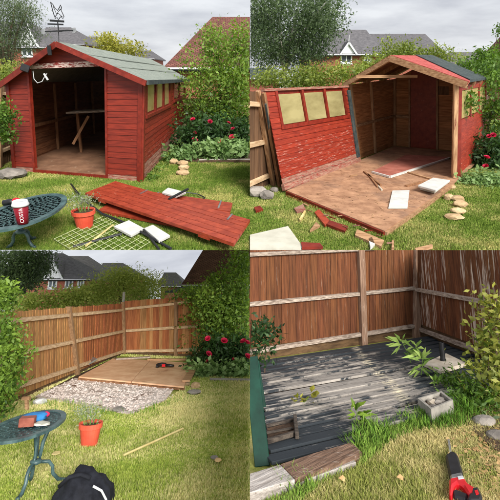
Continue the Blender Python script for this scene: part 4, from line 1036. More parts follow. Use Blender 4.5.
bush(S, 'birch_tree', 'large grey green birch filling the top left above the tipped panel', 'tree', [(70, 40, 78, 62, 17, 2.2), (30, 90, 50, 40, 16.6, 1.8), (120, 70, 48, 56, 17, 1.8), (145, 25, 36, 40, 17, 1.5), (90, 110, 55, 28, 16.8, 1.6), (25, 20, 40, 40, 17, 1.6)], 36000, .10, 'leaf_birch', root=V((S.at(56, 160, 17).x, 17, -.5)), crown='crown', trunk=(.13, .6), stems=9, barkmat='birch_bark', droop=.9, clump=.2, asp=.38)
bush(S, 'hedge', 'long mixed green hedge above the tipped wall panel', 'hedge', [(20, 158, 40, 14, 13, .6), (75, 155, 40, 16, 13, .6), (125, 152, 34, 18, 13, .6), (165, 152, 30, 14, 13, .6), (205, 148, 34, 14, 13.4, .6), (245, 134, 26, 14, 14, .6), (100, 165, 60, 12, 12.8, .5)], 9000, .085, 'leaf_hedge', stems=10, clump=.3)
bush(S, 'overgrown_hedge', 'loose pale shoots of the hedge behind the dismantled roof', 'hedge', [(280, 108, 34, 10, 15, .6), (325, 108, 34, 9, 15, .6), (365, 110, 32, 8, 15, .6), (400, 118, 22, 8, 15, .5), (310, 94, 10, 9, 15, .3), (278, 92, 10, 9, 15, .3), (372, 97, 5, 8, 15, .2)], 4200, .09, 'leaf_hedge', stems=10, clump=.35)
bush(S, 'corner_tree', 'green tree edge beside the tiled roof at the far right', 'tree', [(480, 120, 20, 20, 13, .6), (500, 58, 8, 8, 13, .3), (462, 116, 14, 10, 13, .3), (440, 132, 20, 10, 13, .4), (472, 138, 20, 12, 13, .4)], 2600, .09, 'leaf_mid', root=V((S.at(490, 150, 13).x, 13, 0)), crown='crown', trunk=(.06, .5), stems=4)
house(S, 'slate roofed brick house with white gable window beside the birch', 46, 120, 262, 108, -2, (150, 232, 62), 9, 'brick_wall', 'roof_slate', gables=[(197, 13, 108, 88)], windows=[(182, 110, 203, 126), (228, 112, 242, 124)])
house(S, 'long slate roofed house behind the pale hedge shoots', 54, 226, 380, 104, -2, (232, 350, 70), 9, 'brick_wall', 'roof_slate')
house(S, 'small slate roofed brick house with gable beyond the shed roof', 56, 392, 466, 134, -2, (400, 455, 106), 8, 'brick_wall', 'roof_slate', gables=[])
house(S, 'red brown tiled roof corner at the far right edge', 20, 540, 760, 116, -.5, (556, 740, 20), 3.2, 'brick_wall', 'roof_tile', over=.3)
house(S, 'low dark roofed garage left under the birch', 30, -40, 58, 158, -1.5, (-30, 50, 140), 6, 'brick_wall', 'roof_felt_dark')
grass(S, 'mown green grass of the dismantled shed lawn', 260000, .032, 'blade_mixed', 3.6, 11, 0, .66, wid=.0036, avoid=[[P0, P5, P4, P3, P2, P1], [S.g(60, 385), LW0 + V((-.4, .1, 0)), BC0 + V((-.2, .4, 0)), BR0 + V((.2, .3, 0)), FRp + V((.05, 0, 0)), S.g(268, 466)]])

q_ = []
for k in range(900):
    x, y = random.uniform(90, 400), random.uniform(300, 450)
    if y < 385 - (x-75)*.47 or y < 302 or y > 385 + (x-75)*.4 or y > 455 - (x-270)*.68: continue
    P = np.array(S.g(x, y, zf + .006)); r = random.uniform(.006, .022)*(3 if random.random() < .12 else 1); a = random.uniform(0, 6.28); d = np.array([math.cos(a), math.sin(a), random.uniform(0, .2)])*r; e = np.array([-math.sin(a), math.cos(a), 0])*min(.008, r*random.uniform(.15, .5))
    q_.append([P-d, P+e, P+d, P-e])
o = np_obj(S, 'wood_chips', np.array(q_), 4, 'fresh_wood', V((0, 0, 0))); o.matrix_world = S.M; set_tags(o, 'splinters and chips littering the chipboard floor', 'wood chips', None, 'stuff')

# ================================================================ garden with the cleared base (lower left)
S = BL
def railpx(q, a, b):
    """heights of a rail at both ends of a wall from two of its points in view"""
    (u0, v0), (u1, v1) = q.uv(*a), q.uv(*b); k = (v1-v0)/(u1-u0); return (v0 - k*u0, v0 + k*(1-u0))
def postpx(q, base, top):
    u0, _ = q.uv(*base); u1, v1 = q.uv(*top); return (u0, u1, v1)
A, B = S.g(-24, 328), S.g(247, 208)
q = Quad(S, A, B, S.vp(-24, 127, A, B), S.vp(244, 107, A, B))
fence(S, 'garden_fence', 'long tan fence receding along the left of the cleared base', q, .10, 'fence_tan', [railpx(q, (20, 141), (243, 120)), railpx(q, (45, 204), (245, 162)), railpx(q, (107, 248), (245, 202))],
      [postpx(q, (152, 253), (133, 113)), postpx(q, (246, 208), (243, 104))], 'rail_tan', 'post_tan', gravel=.05, mats=lambda u: 'fence_tan' if u < .55 else 'fence_red')
A, B = S.g(249, 208), S.g(470, 219)
q = Quad(S, A, B, S.vp(250, 102, A, B), S.vp(470, 88, A, B))
fence(S, 'garden_fence', 'tan fence across the back of the cleared base', q, .10, 'fence_red', [railpx(q, (255, 118), (350, 107)), railpx(q, (255, 161), (350, 155)), railpx(q, (255, 202), (350, 200))],
      [postpx(q, (353, 213), (354, 103))], 'rail_tan', 'post_tan', gravel=.05, mats=lambda u: 'fence_tan' if random.random() < .45 else 'fence_red')
Pc = S.at(248, 108, S.g(247, 208).y + .05)
solo(S, MB().beam(Pc - V((0, 0, 1.2)), S.at(248, 84, Pc.y), .06, .06), 'grey_post', 'concrete', 'grey concrete post rising at the fence corner', 'post', org=Pc - V((0, 0, 1.2)))
# cleared base
rb = Thing(S, 'rubble_base', 'pale rubble patch left where the shed floor was lifted', 'rubble', S.g(220, 290))
slab(S, 'bed', [(70, 293), (150, 256), (352, 271), (330, 300), (298, 312), (262, 327), (228, 322), (180, 311), (130, 304)], .02, .05, 'rubble', T=rb, part='rubble_bed')
rp_ = [S.g(x, y) for x, y in ((78, 292), (150, 262), (345, 273), (325, 298), (262, 322), (180, 306))]
q_ = []
for k in range(3200):
    x, y = random.uniform(72, 345), random.uniform(258, 326)
    if y < 292 - (x-70)*.45 or y > 300 + (x-130)*.17 or (x > 262 and y > 327 - (x-262)*.4): continue
    P = S.g(x, y, .022); r = random.uniform(.008, .026)*(1 if random.random() < .93 else 1.8)
    c = np.array(P); v8 = RNG.normal(size=(6, 3)); v8 /= np.linalg.norm(v8, axis=1)[:, None]; v8 *= r*np.array([1, 1, .6]); v8[0] = (0, 0, r*.6); v8[1] = (r, 0, 0); v8[2] = (-r*.5, r*.8, 0); v8[3] = (-r*.5, -r*.8, 0)
    for a, b in ((1, 2), (2, 3), (3, 1)): q_.append([c+v8[0], c+v8[a], c+v8[b]])
o = np_obj(S, 'rubble_stones', np.array(q_), 3, 'rubble_stone', rb.org); o.parent = rb.o; o['kind'] = 'stuff'
solo(S, stone(S, 238, 323, 14, 5), 'stone', 'slate_stone', 'grey stone at the front edge of the rubble patch', 'stone')
slab(S, 'soil_strip', [(58, 300), (150, 252), (232, 214), (240, 220), (160, 262), (84, 302)], .012, .03, 'soil', 'dark soil strip along the foot of the long tan fence', 'soil')
pf = Thing(S, 'plywood_floor', 'orange plywood floor sheets still lying at the fence corner', 'floor', S.g(270, 250))
def sh(pts, z=.09, m='plywood'): slab(S, 's', pts, z, .025, m, T=pf, part='floor_sheet')
sh([(158, 253), (226, 217), (300, 220), (262, 263)]); sh([(263.5, 263), (301.5, 220), (384, 226), (368, 273)])
pf.part(MB().beam(S.g(158, 257, .04), S.g(368, 277, .04), .05, .05), 'edge_beam', 'stud')
for i, (x0, y0, x1, y1, lab) in enumerate(((232, 218, 300, 214, 'weathered plank along the fence at the back of the plywood'), (296, 219, 392, 219, 'pale plank along the back edge of the plywood'), (372, 262, 390, 232, 'short board standing out right of the plywood'))):
    solo(S, MB().beam(S.g(x0, y0, .11), S.g(x1, y1, .11), .14, .03), 'plank', 'fresh_wood' if i else 'rail_grey', lab, 'plank')
mb = MB(); P = S.g(176, 230, .1); k = S.m(1, P.y)
mb.prism([P+V((-15*k, 0, 0)), P+V((6*k, -.15, .02)), P+V((16*k, .05, .1)), P+V((-4*k, .25, .12))], (0, .02, .03))
solo(S, mb, 'metal_sheet', 'silver', 'crumpled grey sheet leaning at the long fence foot', 'sheet')
# saw on the plywood
P = S.g(330, 234, .115); k = S.m(.85, P.y)
sw = Thing(S, 'power_saw', 'small red and black power saw lying on the plywood', 'saw', P)
sw.part(MB().tube([P+V((-18*k, 0, 4*k)), P+V((-8*k, 0, 6*k)), P+V((2*k, 0, 5*k))], 4.5*k, 8), 'grip', 'black_plastic', smooth=True)
sw.part(MB().box(P+V((-3*k, -.01, 4*k)), 9*k, 7*k, 7*k), 'housing', 'tool_red', bevel=k)
sw.part(MB().tube([P+V((2*k, 0, 4*k)), P+V((22*k, 0, 3*k))], 3.6*k, 8, 2.5*k), 'nose', 'black_plastic', smooth=True)
sw.part(MB().box(P+V((-18*k, 0, 3*k)), 7*k, 7*k, 8*k), 'battery', 'black_plastic', bevel=k)
# table and the things on it
b0 = S.g(66, 478); tc_ = S.at(58, 350, b0.y)
k0 = S.m(1, b0.y)
bistro(S, 'dark openwork table holding a brick and gloves', b0, tc_, S.m(60, b0.y), S.m(60, b0.y)*1.75, ((-24*k0, .16), (-4*k0, -.22), (46*k0, .16)))
zt = tc_.z + .02
P = S.g(54, 352, zt); k = S.m(1, P.y)
solo(S, MB().box(P+V((0, 0, 8.5*k)), 28*k, 22*k, 16*k, Matrix.Rotation(.25, 3, 'Z')), 'brick', 'brick_piece', 'red brown brick on the openwork table', 'brick', bevel=.004)
P = S.g(70, 338, zt); mb = ico(P+V((0, 0, 5*k)), 1.0, 2, (24*k, 30*k, 8*k), .2); 
solo(S, mb, 'work_glove', 'tool_blue', 'crumpled blue glove on the openwork table', 'glove', smooth=True)
P = S.g(92, 334, zt)
solo(S, ico(P+V((0, 0, 5*k)), 1.0, 2, (7*k, 6*k, 6*k), .12), 'pink_bottle', 'pink_cloth', 'small bright pink item beside the blue glove', 'item', smooth=True)
P = S.g(84, 350, zt)
solo(S, ico(P+V((0, 0, 3*k)), 1.0, 2, (16*k, 12*k, 3.5*k), .25), 'paper_scrap', 'cream_board', 'crumpled pale scrap in front of the blue glove', 'paper')
P = S.g(54, 322, 0); P2 = S.at(53, 296, P.y)
hm = Thing(S, 'garden_stake', 'orange wooden stake with cross top standing behind the table', 'stake', P)
hm.part(MB().beam(P, P2, .04, .04), 'shaft', 'fresh_wood'); hm.part(MB().beam(S.at(45, 297, P.y), S.at(60, 296, P.y), .05, .045), 'head', 'fresh_wood')
P = S.g(78, 308, 0); solo(S, ico(P+V((0, 0, .03)), 1.0, 2, (.1, .09, .05), .2), 'plastic_scrap', 'white_board', 'crumpled white plastic at the edge of the rubble', 'scrap')
pot(S, 'orange red plant pot standing alone on the yellowing lawn', 178, 392, 21, 42, 1.0)
solo(S, MB().tube([S.g(248, 410, .05), S.g(306, 384, .06), S.g(366, 357, .05)], .012, 6), 'bamboo_cane', 'cane', 'long pale cane lying on the yellowing lawn', 'cane')
for x, y, m, lab in ((436, 421, 'leaf_litter', 'orange dead leaf on the yellowing lawn'), (428, 415, 'slate_stone', 'grey leaf beside the orange dead leaf'), (111, 407, 'cane', 'small yellow scrap on the lawn near the table')):
    P = S.g(x, y, .035); r = S.m(9, P.y)
    solo(S, MB().prism([P+V((r*math.cos(a)*random.uniform(.6, 1), 1.6*r*math.sin(a)*random.uniform(.6, 1), .01*math.sin(3*a))) for a in [i*1.05 for i in range(6)]], (0, 0, .006)), 'dead_leaf', m, lab, 'leaf')
# black bag at the front
P = S.g(168, 512); k = S.m(1, P.y)
bag = Thing(S, 'black_bag', 'black fabric bag slumped on the lawn at the front', 'bag', P)
bm_ = bmesh.new(); bmesh.ops.create_icosphere(bm_, subdivisions=4, radius=1.0); mb = MB()
for v in bm_.verts:
    x, y, z = v.co
    f = 1 + .10*abs(noise.noise(V((x*2.6, y*2.6, z*1.5)))) - .05*abs(noise.noise(V((x*6+4, y*6, z*3)))) + .05*math.sin(5*x + 3*z) + .045*math.sin(9*y + 4*x) + .03*math.sin(13*x - 7*z) + .10*max(0, -x)*z
    mb.v.append(P + V((x*58*k*f*(1 - .12*max(0, z)), y*55*k*f, max(0, (z*.98 + .02))*60*k*f)))
mb.f = [tuple(v.index for v in f.verts) for f in bm_.faces]; bm_.free()
bag.part(mb, 'bag_body', 'fabric_black', smooth=True)
bag.part(MB().tube([P+V((x*k, -54*k*max(0.05, math.cos(x/62)), z*k)) for x, z in ((30, 52), (44, 42), (52, 26), (56, 8))], 2.2*k, 6), 'white_piping', 'white_paint', smooth=True)
bag.part(MB().tube([P+V((x*k, -30*k, z*k)) for x, z in ((-40, 44), (-22, 60), (0, 64), (18, 58))], 4*k, 6), 'strap', 'fabric_black', smooth=True)
# stones and plants on the right
for x, y, rx, rz, m, lab in ((388, 288, 14, 5, 'slate_stone', 'flat dark stone lowest by the peony bed corner'), (391, 277, 10, 7, 'sand_stone', 'pinkish round stone at the peony bed corner'), (371, 272, 9, 6, 'sand_stone', 'small tan stone left of the pinkish one')):
    solo(S, stone(S, x, y, rx, rz, m), 'stone', m, lab, 'stone', 'stones by the bed corner')
pb = bush(S, 'peony_bush', 'dark peony bush with red blooms right of the plywood floor', 'bush', [(430, 212, 36, 32, 10.5, .5), (475, 210, 36, 32, 10.5, .5), (500, 218, 20, 30, 10.3, .4), (398, 240, 18, 22, 10.2, .4)], 6500, .11, 'leaf_dark', stems=6, asp=.4)
flowers(pb, [S.at(x, y, 9.9) for x, y in ((416, 178), (448, 183), (487, 184), (417, 209), (416, 223), (468, 220), (495, 214), (494, 186))], .09)
bush(S, 'hosta_row', 'pale green leaves edging the lawn under the peonies by the plywood', 'plants', [(405, 248, 26, 12, 9.6, .25), (445, 245, 26, 14, 9.6, .25), (485, 246, 26, 13, 9.6, .25)], 2400, .11, 'leaf_hosta', stems=4, asp=.55, flatn=1.0, barkmat='stem_green')
solo(S, MB().tube([S.g(x, y, .02) for x, y in ((420, 259), (460, 260), (512, 261))], .035, 6), 'edging', 'concrete', 'pale edging under the leaves by the yellowing lawn', 'edging')
bush(S, 'bright_bush', 'tall green bush overhanging the back fence at the right', 'bush', [(474, 80, 40, 52, 11.5, .8), (440, 130, 44, 50, 11.3, .8), (485, 140, 36, 52, 11.2, .7), (486, 24, 36, 36, 12, .7), (415, 100, 30, 34, 11.5, .6), (375, 90, 34, 16, 12.2, .4), (432, 62, 14, 20, 11.8, .3)], 17000, .085, 'leaf_bright', root=V((S.at(455, 200, 11.4).x, 11.4, 0)), trunk=(.05, .3), stems=9, clump=.22)
bush(S, 'climber', 'thin climbing plant on the back fence by the right post', 'plant', [(372, 142, 12, 8, 12.2, .08), (368, 178, 8, 16, 12.2, .08)], 260, .09, 'leaf_bright', stems=3)
bush(S, 'left_shrub', 'bright leafy shrub at the left edge in front of the long fence', 'bush', [(0, 95, 16, 30, 5.9, .25), (2, 160, 22, 34, 5.9, .3), (10, 215, 26, 34, 5.8, .3), (0, 265, 20, 34, 5.8, .3), (-8, 300, 22, 18, 5.8, .3)], 6500, .06, 'leaf_bright', stems=8, clump=.2)
bush(S, 'hedge', 'clipped mixed hedge showing above the long tan fence', 'hedge', [(40, 108, 34, 12, 15, .7), (85, 102, 34, 16, 15, .7), (130, 98, 34, 16, 15.2, .7), (165, 92, 30, 18, 15.4, .7)], 5500, .10, 'leaf_pale_hedge', stems=6, clump=.3)
bush(S, 'rounded_tree', 'rounded pale willow like tree above the fence corner', 'tree', [(220, 80, 46, 32, 17, 1.2), (265, 75, 48, 34, 17, 1.2), (300, 82, 34, 24, 17, 1.0), (240, 55, 30, 18, 17, .9), (190, 92, 28, 20, 16.6, .8)], 13000, .11, 'leaf_pale_hedge', root=V((S.at(250, 150, 17).x, 17, -.5)), crown='crown', trunk=(.08, .5), stems=9, clump=.22, asp=.3)
bush(S, 'birch_tree', 'dark green birch filling the upper left above the brick house', 'tree', [(30, 30, 56, 44, 18, 2.0), (20, 65, 46, 34, 17.6, 1.8), (70, 20, 26, 34, 18, 1.2)], 18000, .11, 'leaf_birch', root=V((S.at(20, 120, 18).x, 18, -.5)), crown='crown', trunk=(.12, .55), stems=7, barkmat='birch_bark', droop=.9, clump=.2)
house(S, 'brick house with slate roof and white gable beside the dark birch', 40, 30, 176, 57, -3.5, (88, 126, 9), 8, 'brick_wall', 'roof_slate', gables=[(107, 15, 57, 27)], windows=[(97, 59, 114, 76), (131, 60, 146, 75), (156, 60, 168, 74)])
house(S, 'middle slate roofed house with brick gable behind the rounded tree', 50, 128, 206, 60, -3.5, (136, 176, 14), 9, 'brick_wall', 'roof_slate')
house(S, 'farther slate roof right of the middle brick house', 56, 196, 262, 52, -3.5, (206, 246, 28), 8, 'brick_wall', 'roof_slate')
house(S, 'small distant brick gable house left of the tiled roof', 54, 322, 366, 72, -3.5, (328, 352, 47), 6, 'brick_wall', 'roof_slate')
house(S, 'house with red brown tiles rising behind the tall right bush', 18, 380, 660, 68, -1.0, (428, 640, -30), 8, 'brick_wall', 'roof_tile', over=.3)
solo(S, MB().beam(S.at(338, 84, 14), S.at(378, 74, 14.5), .5, .05), 'shed_roof', 'roof_felt_dark', 'dark lean-to roof edge just over the back fence', 'roof', org=S.at(358, 79, 14.2))
grass(S, 'yellowing grass of the cleared garden', 300000, .032, 'blade_yellow', 3.0, 14, -.72, 0, wid=.0036, avoid=[[S.g(*p) for p in ((70, 293), (150, 252), (240, 212), (392, 222), (368, 276), (330, 300), (262, 327), (180, 311), (130, 304))]])
grass(S, 'longer grass along the edge of the rubble patch', 9000, .10, 'blade_lush', 4.5, 9, -.62, 0, inside=[S.g(*p) for p in ((60, 300), (130, 305), (180, 312), (230, 323), (262, 328), (330, 302), (372, 280), (400, 290), (340, 312), (262, 338), (180, 326), (60, 316))])

# ================================================================ garden corner with the old decking (lower right)
S = BR
FA, FB = S.g(-14, 224), S.g(332, 174)
q = Quad(S, FA, FB, S.vp(-14, -40, FA, FB), S.vp(332, -40, FA, FB))
fence(S, 'garden_fence', 'red brown fence behind the decking with grey weathered rails', q, .11, 'fence_brown', [railpx(q, (0, 9), (205, -1)), railpx(q, (0, 108), (212, 87)), railpx(q, (20, 199), (217, 168))],
      [postpx(q, (224, 189), (217, -30)), postpx(q, (329, 176), (331, -30))], 'rail_grey', 'post_grey', gravel=.10, railh=.055, postw=.10)
RA, RB_ = S.g(336, 171), S.g(640, 301)
q2 = Quad(S, RA, RB_, S.vp(337, -40, RA, RB_), S.vp(640, -40, RA, RB_))
fence(S, 'garden_fence', 'red brown fence with white paint streaks right of the decking', q2, .11, 'fence_brown', [railpx(q2, (337, 78), (467, 102)), railpx(q2, (335, 155), (460, 200))],
      [], 'rail_grey', 'post_grey', gravel=.12, railh=.055, mats=lambda u: 'fence_streaked' if random.random() < .6 else 'fence_brown')
fd = (FB - FA).normalized(); ang = math.atan2(fd.y, fd.x)
zd = .06
dk0, dk1 = S.g(16, 221, zd), S.g(38, 428, zd)
def deckmat(name, cen, rad):
    m = bpy.data.materials.new(name); m.use_nodes = True; t = m.node_tree; MATS[name] = m; L = t.links.new; b = t.nodes['Principled BSDF']
    c = nn(t, 'TexCoord'); oi = nn(t, 'ObjectInfo')
    def noise(sx, sy, s, d=8, w_=0.0, r=.68):
        mp = nn(t, 'Mapping', vector_type='TEXTURE'); mp.inputs['Rotation'].default_value = (0, 0, ang); mp.inputs['Scale'].default_value = (1/sx, 1/sy, 1)
        L(c.outputs['Object'], mp.inputs[0])
        n = nn(t, 'TexNoise', noise_dimensions='4D'); n.inputs['Scale'].default_value = s; n.inputs['Detail'].default_value = d; n.inputs['Roughness'].default_value = r
        L(mp.outputs[0], n.inputs[0])
        if w_: k = nn(t, 'Math', operation='MULTIPLY'); k.inputs[1].default_value = w_; L(oi.outputs['Random'], k.inputs[0]); L(k.outputs[0], n.inputs['W'])
        return n
    g1 = noise(1.2, 16, 2.2, w_=20); g2 = noise(1.3, 9, 3.2, w_=9, r=.75); g3 = noise(1, 1.6, 1.5, 5)
    wood = nn(t, 'ValToRGB'); wood.color_ramp.elements[0].position = .3; wood.color_ramp.elements[1].position = .7
    wood.color_ramp.elements[0].color = lin((104, 98, 92)) + (1,); wood.color_ramp.elements[1].color = lin((182, 174, 164)) + (1,); L(g1.outputs[0], wood.inputs[0])
    # how bare: grain + broad patches, most in the middle where feet went
    vd = nn(t, 'VectorMath', operation='DISTANCE'); L(c.outputs['Object'], vd.inputs[0]); vd.inputs[1].default_value = cen
    mr = nn(t, 'MapRange'); mr.inputs['From Min'].default_value = rad*.2; mr.inputs['From Max'].default_value = rad; mr.inputs['To Min'].default_value = .10; mr.inputs['To Max'].default_value = -.22
    L(vd.outputs['Value'], mr.inputs[0])
    s1 = nn(t, 'Math', operation='ADD'); L(g2.outputs[0], s1.inputs[0]); L(mr.outputs[0], s1.inputs[1])
    s2 = nn(t, 'Math', operation='MULTIPLY_ADD'); s2.inputs[1].default_value = .5; L(g3.outputs[0], s2.inputs[0]); L(s1.outputs[0], s2.inputs[2])
    f = nn(t, 'MapRange', clamp=True); f.inputs['From Min'].default_value = .735; f.inputs['From Max'].default_value = .83; L(s2.outputs[0], f.inputs[0])
    ja, jb = S.g(214, 200, zd) - dorg, S.g(344, 334, zd) - dorg; jn = V((-(jb-ja).y, (jb-ja).x, 0)).normalized()
    dt = nn(t, 'VectorMath', operation='DOT_PRODUCT'); L(c.outputs['Object'], dt.inputs[0]); dt.inputs[1].default_value = jn
    sb = nn(t, 'Math', operation='SUBTRACT'); L(dt.outputs['Value'], sb.inputs[0]); sb.inputs[1].default_value = ja.dot(jn)
    aa = nn(t, 'Math', operation='ABSOLUTE'); L(sb.outputs[0], aa.inputs[0])
    jm = nn(t, 'MapRange', clamp=True); jm.inputs['From Min'].default_value = .02; jm.inputs['From Max'].default_value = .09; jm.inputs['To Min'].default_value = .9; jm.inputs['To Max'].default_value = 0; L(aa.outputs[0], jm.inputs[0])
    jr = nn(t, 'MapRange', clamp=True); jr.inputs['From Min'].default_value = .47; jr.inputs['From Max'].default_value = .56; L(g2.outputs[0], jr.inputs[0])
    jx = nn(t, 'Math', operation='MULTIPLY'); L(jm.outputs[0], jx.inputs[0]); L(jr.outputs[0], jx.inputs[1])
    w2 = nn(t, 'Mix', data_type='RGBA'); L(jx.outputs[0], w2.inputs[0]); L(wood.outputs[0], w2.inputs[6]); w2.inputs[7].default_value = lin((218, 206, 176)) + (1,)
    fm = nn(t, 'Math', operation='MAXIMUM'); L(f.outputs[0], fm.inputs[0]); L(jx.outputs[0], fm.inputs[1])
    x = nn(t, 'Mix', data_type='RGBA'); x.inputs[6].default_value = lin((44, 50, 55)) + (1,); L(fm.outputs[0], x.inputs[0]); L(w2.outputs[2], x.inputs[7]); L(x.outputs[2], b.inputs['Base Color'])
    b.inputs['Roughness'].default_value = .72; b.inputs['Specular IOR Level'].default_value = .35
    bp = nn(t, 'Bump'); bp.inputs['Strength'].default_value = .5; bp.inputs['Distance'].default_value = .006; L(g1.outputs[0], bp.inputs['Height']); L(bp.outputs[0], b.inputs['Normal'])
dkc = S.g(205, 285); dorg = S.g(190, 300)
deckmat('deck_board', tuple(dkc - dorg), 2.1)
deck = Thing(S, 'decking', 'worn timber decking with flaking black paint in the fence corner', 'decking', dorg)
edge = [S.g(*p_, zd) for p_ in ((200, 386), (300, 345), (362, 322), (420, 290), (520, 262))]
def hit(P, d, a, b):
    e = b - a; D = d.x*e.y - d.y*e.x
    if abs(D) < 1e-9: return None
    s_ = ((a.x-P.x)*e.y - (a.y-P.y)*e.x)/D; u = ((a.x-P.x)*d.y - (a.y-P.y)*d.x)/D
    return s_ if s_ > .05 and -.001 <= u <= 1.001 else None
ND = 17
perp = V((-fd.y, fd.x, 0)); span = (dk1 - dk0).dot(perp); wdk = abs(span)/ND; sg = -1 if span < 0 else 1
for i in range(ND):
    P = dk0.lerp(dk1, (i + .5)/ND); ends = [hit(P, fd, RA, RB_)] + [hit(P, fd, a, b) for a, b in zip(edge, edge[1:])]
    ends = [e for e in ends if e]; L_ = (min(ends) if ends else 2.0) + random.uniform(-.02, .02)
    cuts = [0.0, L_]
    if i % 4 == 2: cuts = [0.0, L_*random.uniform(.4, .7), L_]
    for a, b in zip(cuts, cuts[1:]):
        A_, B_ = P + fd*(a+.003), P + fd*(b-.003); z = zd - .0125 + random.uniform(-.007, .007)
        A_.z = z + random.uniform(-.006, .006); B_.z = z
        deck.part(MB().beam(A_, B_, wdk - .034, .025), 'deck_board', 'deck_board', bevel=.003)
for f in (.08, .5, .92):
    A_ = dk0 + fd*(.1 + f*1.6); deck.part(MB().beam(A_ + V((0, 0, -.042)) + perp*sg*.05, A_ + V((0, 0, -.042)) + perp*span*(.92 if f < .5 else .6), .05, .028), 'joist', 'gravel_board')
slab(S, 'deck_dark_sheet', [(14, 224), (330, 178), (460, 232), (400, 290), (362, 318), (300, 340), (200, 380), (40, 424)], .006, .01, 'soil', T=deck, part='gap_dark_sheet')  # soil coloured sheet added to darken the gaps between the boards
# sleeper edge
sl = Thing(S, 'timber_sleeper', 'rotting brown timber edging the front of the decking', 'timber', S.g(120, 450))
slab(S, 'beam', [(61, 428), (130, 405), (204, 384), (213, 393), (224, 404), (190, 418), (150, 434), (91, 458)], .085, .09, 'sleeper', T=sl, part='beam', bevel=.004)
slab(S, 'pale', [(-20, 453), (60, 428.4), (90, 458.4), (-20, 491)], .083, .09, 'sleeper_pale', T=sl, part='pale_end', bevel=.004)
slab(S, 'strip', [(70, 466), (150, 438), (208, 418), (212, 424), (150, 446), (76, 474)], .055, .05, 'sleeper_pale', T=sl, part='pale_strip', bevel=.004)
# green post
G0 = S.g(25, 433); G1 = S.at(2, 214, G0.y + .35)
gp_ = Thing(S, 'green_post', 'dark green painted board leaning at the left of the decking', 'post', G0)
gp_.part(MB().beam(G0, G1, .11, .035, up=(0, -1, .2)), 'board', 'green_paint', bevel=.004)
gp_.part(MB().beam(S.g(28, 330), S.at(12, 222, S.g(28, 330).y + .1), .06, .03, up=(0, -1, .2)), 'back_board', 'green_paint', bevel=.004)
# broken hole with timbers
hl = Thing(S, 'broken_timber', 'broken dark timber block in a hole at the decking front', 'timber', S.g(62, 378))
for a, b, h in (((32, 352), (88, 339), .02), ((34, 383), (93, 366), .035), ((90, 334), (94, 372), .05), ((33, 366), (86, 356), .012)):
    hl.part(MB().beam(S.g(*a, zd + .01 + h/2), S.g(*b, zd + .01 + h/2), .03, h), 'timber', 'rotten_wood', bevel=.004)
slab(S, 'hole', [(34, 356), (90, 343), (93, 366), (36, 381)], zd+.008, .006, 'soil', T=hl, part='dark_hole_sheet')  # dark sheet laid on the boards in place of the hole's shade
# paving slab with pipe, planter
slab(S, 'paving_slab', [(347, 226), (392, 206), (434, 226), (380, 241)], zd+.045, .04, 'paving', 'pale paving slab lying in the decking corner', 'slab', bevel=.005)
P = S.g(386, 221, zd+.045)
pi = Thing(S, 'stub_pipe', 'short dark upright pipe on the pale paving slab', 'pipe', P); k = S.m(1, P.y)
pi.part(MB().lathe(P, [(5*k, 0), (5*k, 35*k), (3.8*k, 35*k), (3.8*k, 20*k)], 14), 'tube', 'black_plastic', smooth=False)
pi.part(MB().lathe(P, [(6*k, 0), (6*k, 3*k)], 14), 'flange', 'black_plastic')
pc = [S.g(x, y, .15) for x, y in ((335, 296), (383, 282), (406, 300), (362, 318))]
pl = Thing(S, 'planter_box', 'grey stone trough holding rubble at the decking edge', 'planter', S.g(370, 318))
cc = sum(pc, V())/4
for a, b in zip(pc, pc[1:] + pc[:1]):
    ia, ib = a.lerp(cc, .16), b.lerp(cc, .16); dn = V((0, 0, .13))
    pl.part(MB().quadbox([a-dn, b-dn, ib-dn, ia-dn, a, b, ib, ia]), 'side', 'concrete')
pl.part(MB().prism([p.lerp(cc, .1)-V((0, 0, .06)) for p in pc], (0, 0, .02)), 'soil', 'soil')
for i in range(9):
    f = random.random(); g_ = random.random(); P = pc[0].lerp(pc[1], .2+.6*f).lerp(pc[3].lerp(pc[2], .2+.6*f), .2+.6*g_) - V((0, 0, .03)); r = random.uniform(.02, .05)
    pl.part(ico(P, 1.0, 1, (r, r*.8, r*.5), .25), 'stone', 'slate_stone' if i % 3 else 'paving')
# soil bank on the right with stones
slab(S, 'soil_bank', [(425, 330), (470, 300), (530, 300), (530, 410), (490, 398), (450, 365)], .03, .05, 'soil', 'dark earth bank under the yellowing shrub', 'soil')
for x, y, r, lab in ((470, 352, 22, 'dark stone in the earth bank nearest the trough'), (495, 380, 20, 'dark stone at the right edge of the earth bank'), (448, 345, 12, 'small dark stone between trough and bank')):
    solo(S, stone(S, x, y, r, r*.5, 'soil'), 'stone', 'slate_stone', lab, 'stone', 'stones in the earth bank')
# the reciprocating saw
def sz(pts): return [(250 + x/2, 250 + y/2) for x, y in pts]
P = S.g(415, 455)
sw = Thing(S, 'reciprocating_saw', 'red and black cordless saw lying on the dry lawn', 'saw', P)
def layer(pts, z, th_, m, nm, bv=.008, parent=None):
    p = slab_pts(S, sz(pts), z); return sw.part(MB().prism([k_ - V((0, 0, th_)) for k_ in p], (0, 0, th_)), nm, m, bevel=bv, parent=parent)
layer([(290, 258), (299, 256), (306, 308), (298, 308)], .035, .006, 'silver', 'blade', 0)
layer([(281, 316), (297, 304), (318, 304), (330, 314), (350, 380), (352, 402), (300, 408), (292, 372)], .075, .06, 'black_plastic', 'front_boot', .012)
layer([(300, 396), (346, 386), (352, 404), (302, 416)], .085, .06, 'silver', 'collar')
hs_ = layer([(296, 410), (352, 400), (372, 430), (402, 448), (398, 488), (368, 466), (352, 440), (330, 428), (316, 438), (306, 476), (294, 470)], .085, .065, 'tool_red', 'housing', .012)
layer([(330, 405), (350, 402), (356, 412), (334, 416)], .088, .004, 'white_paint', 'badge', 0, parent=hs_)
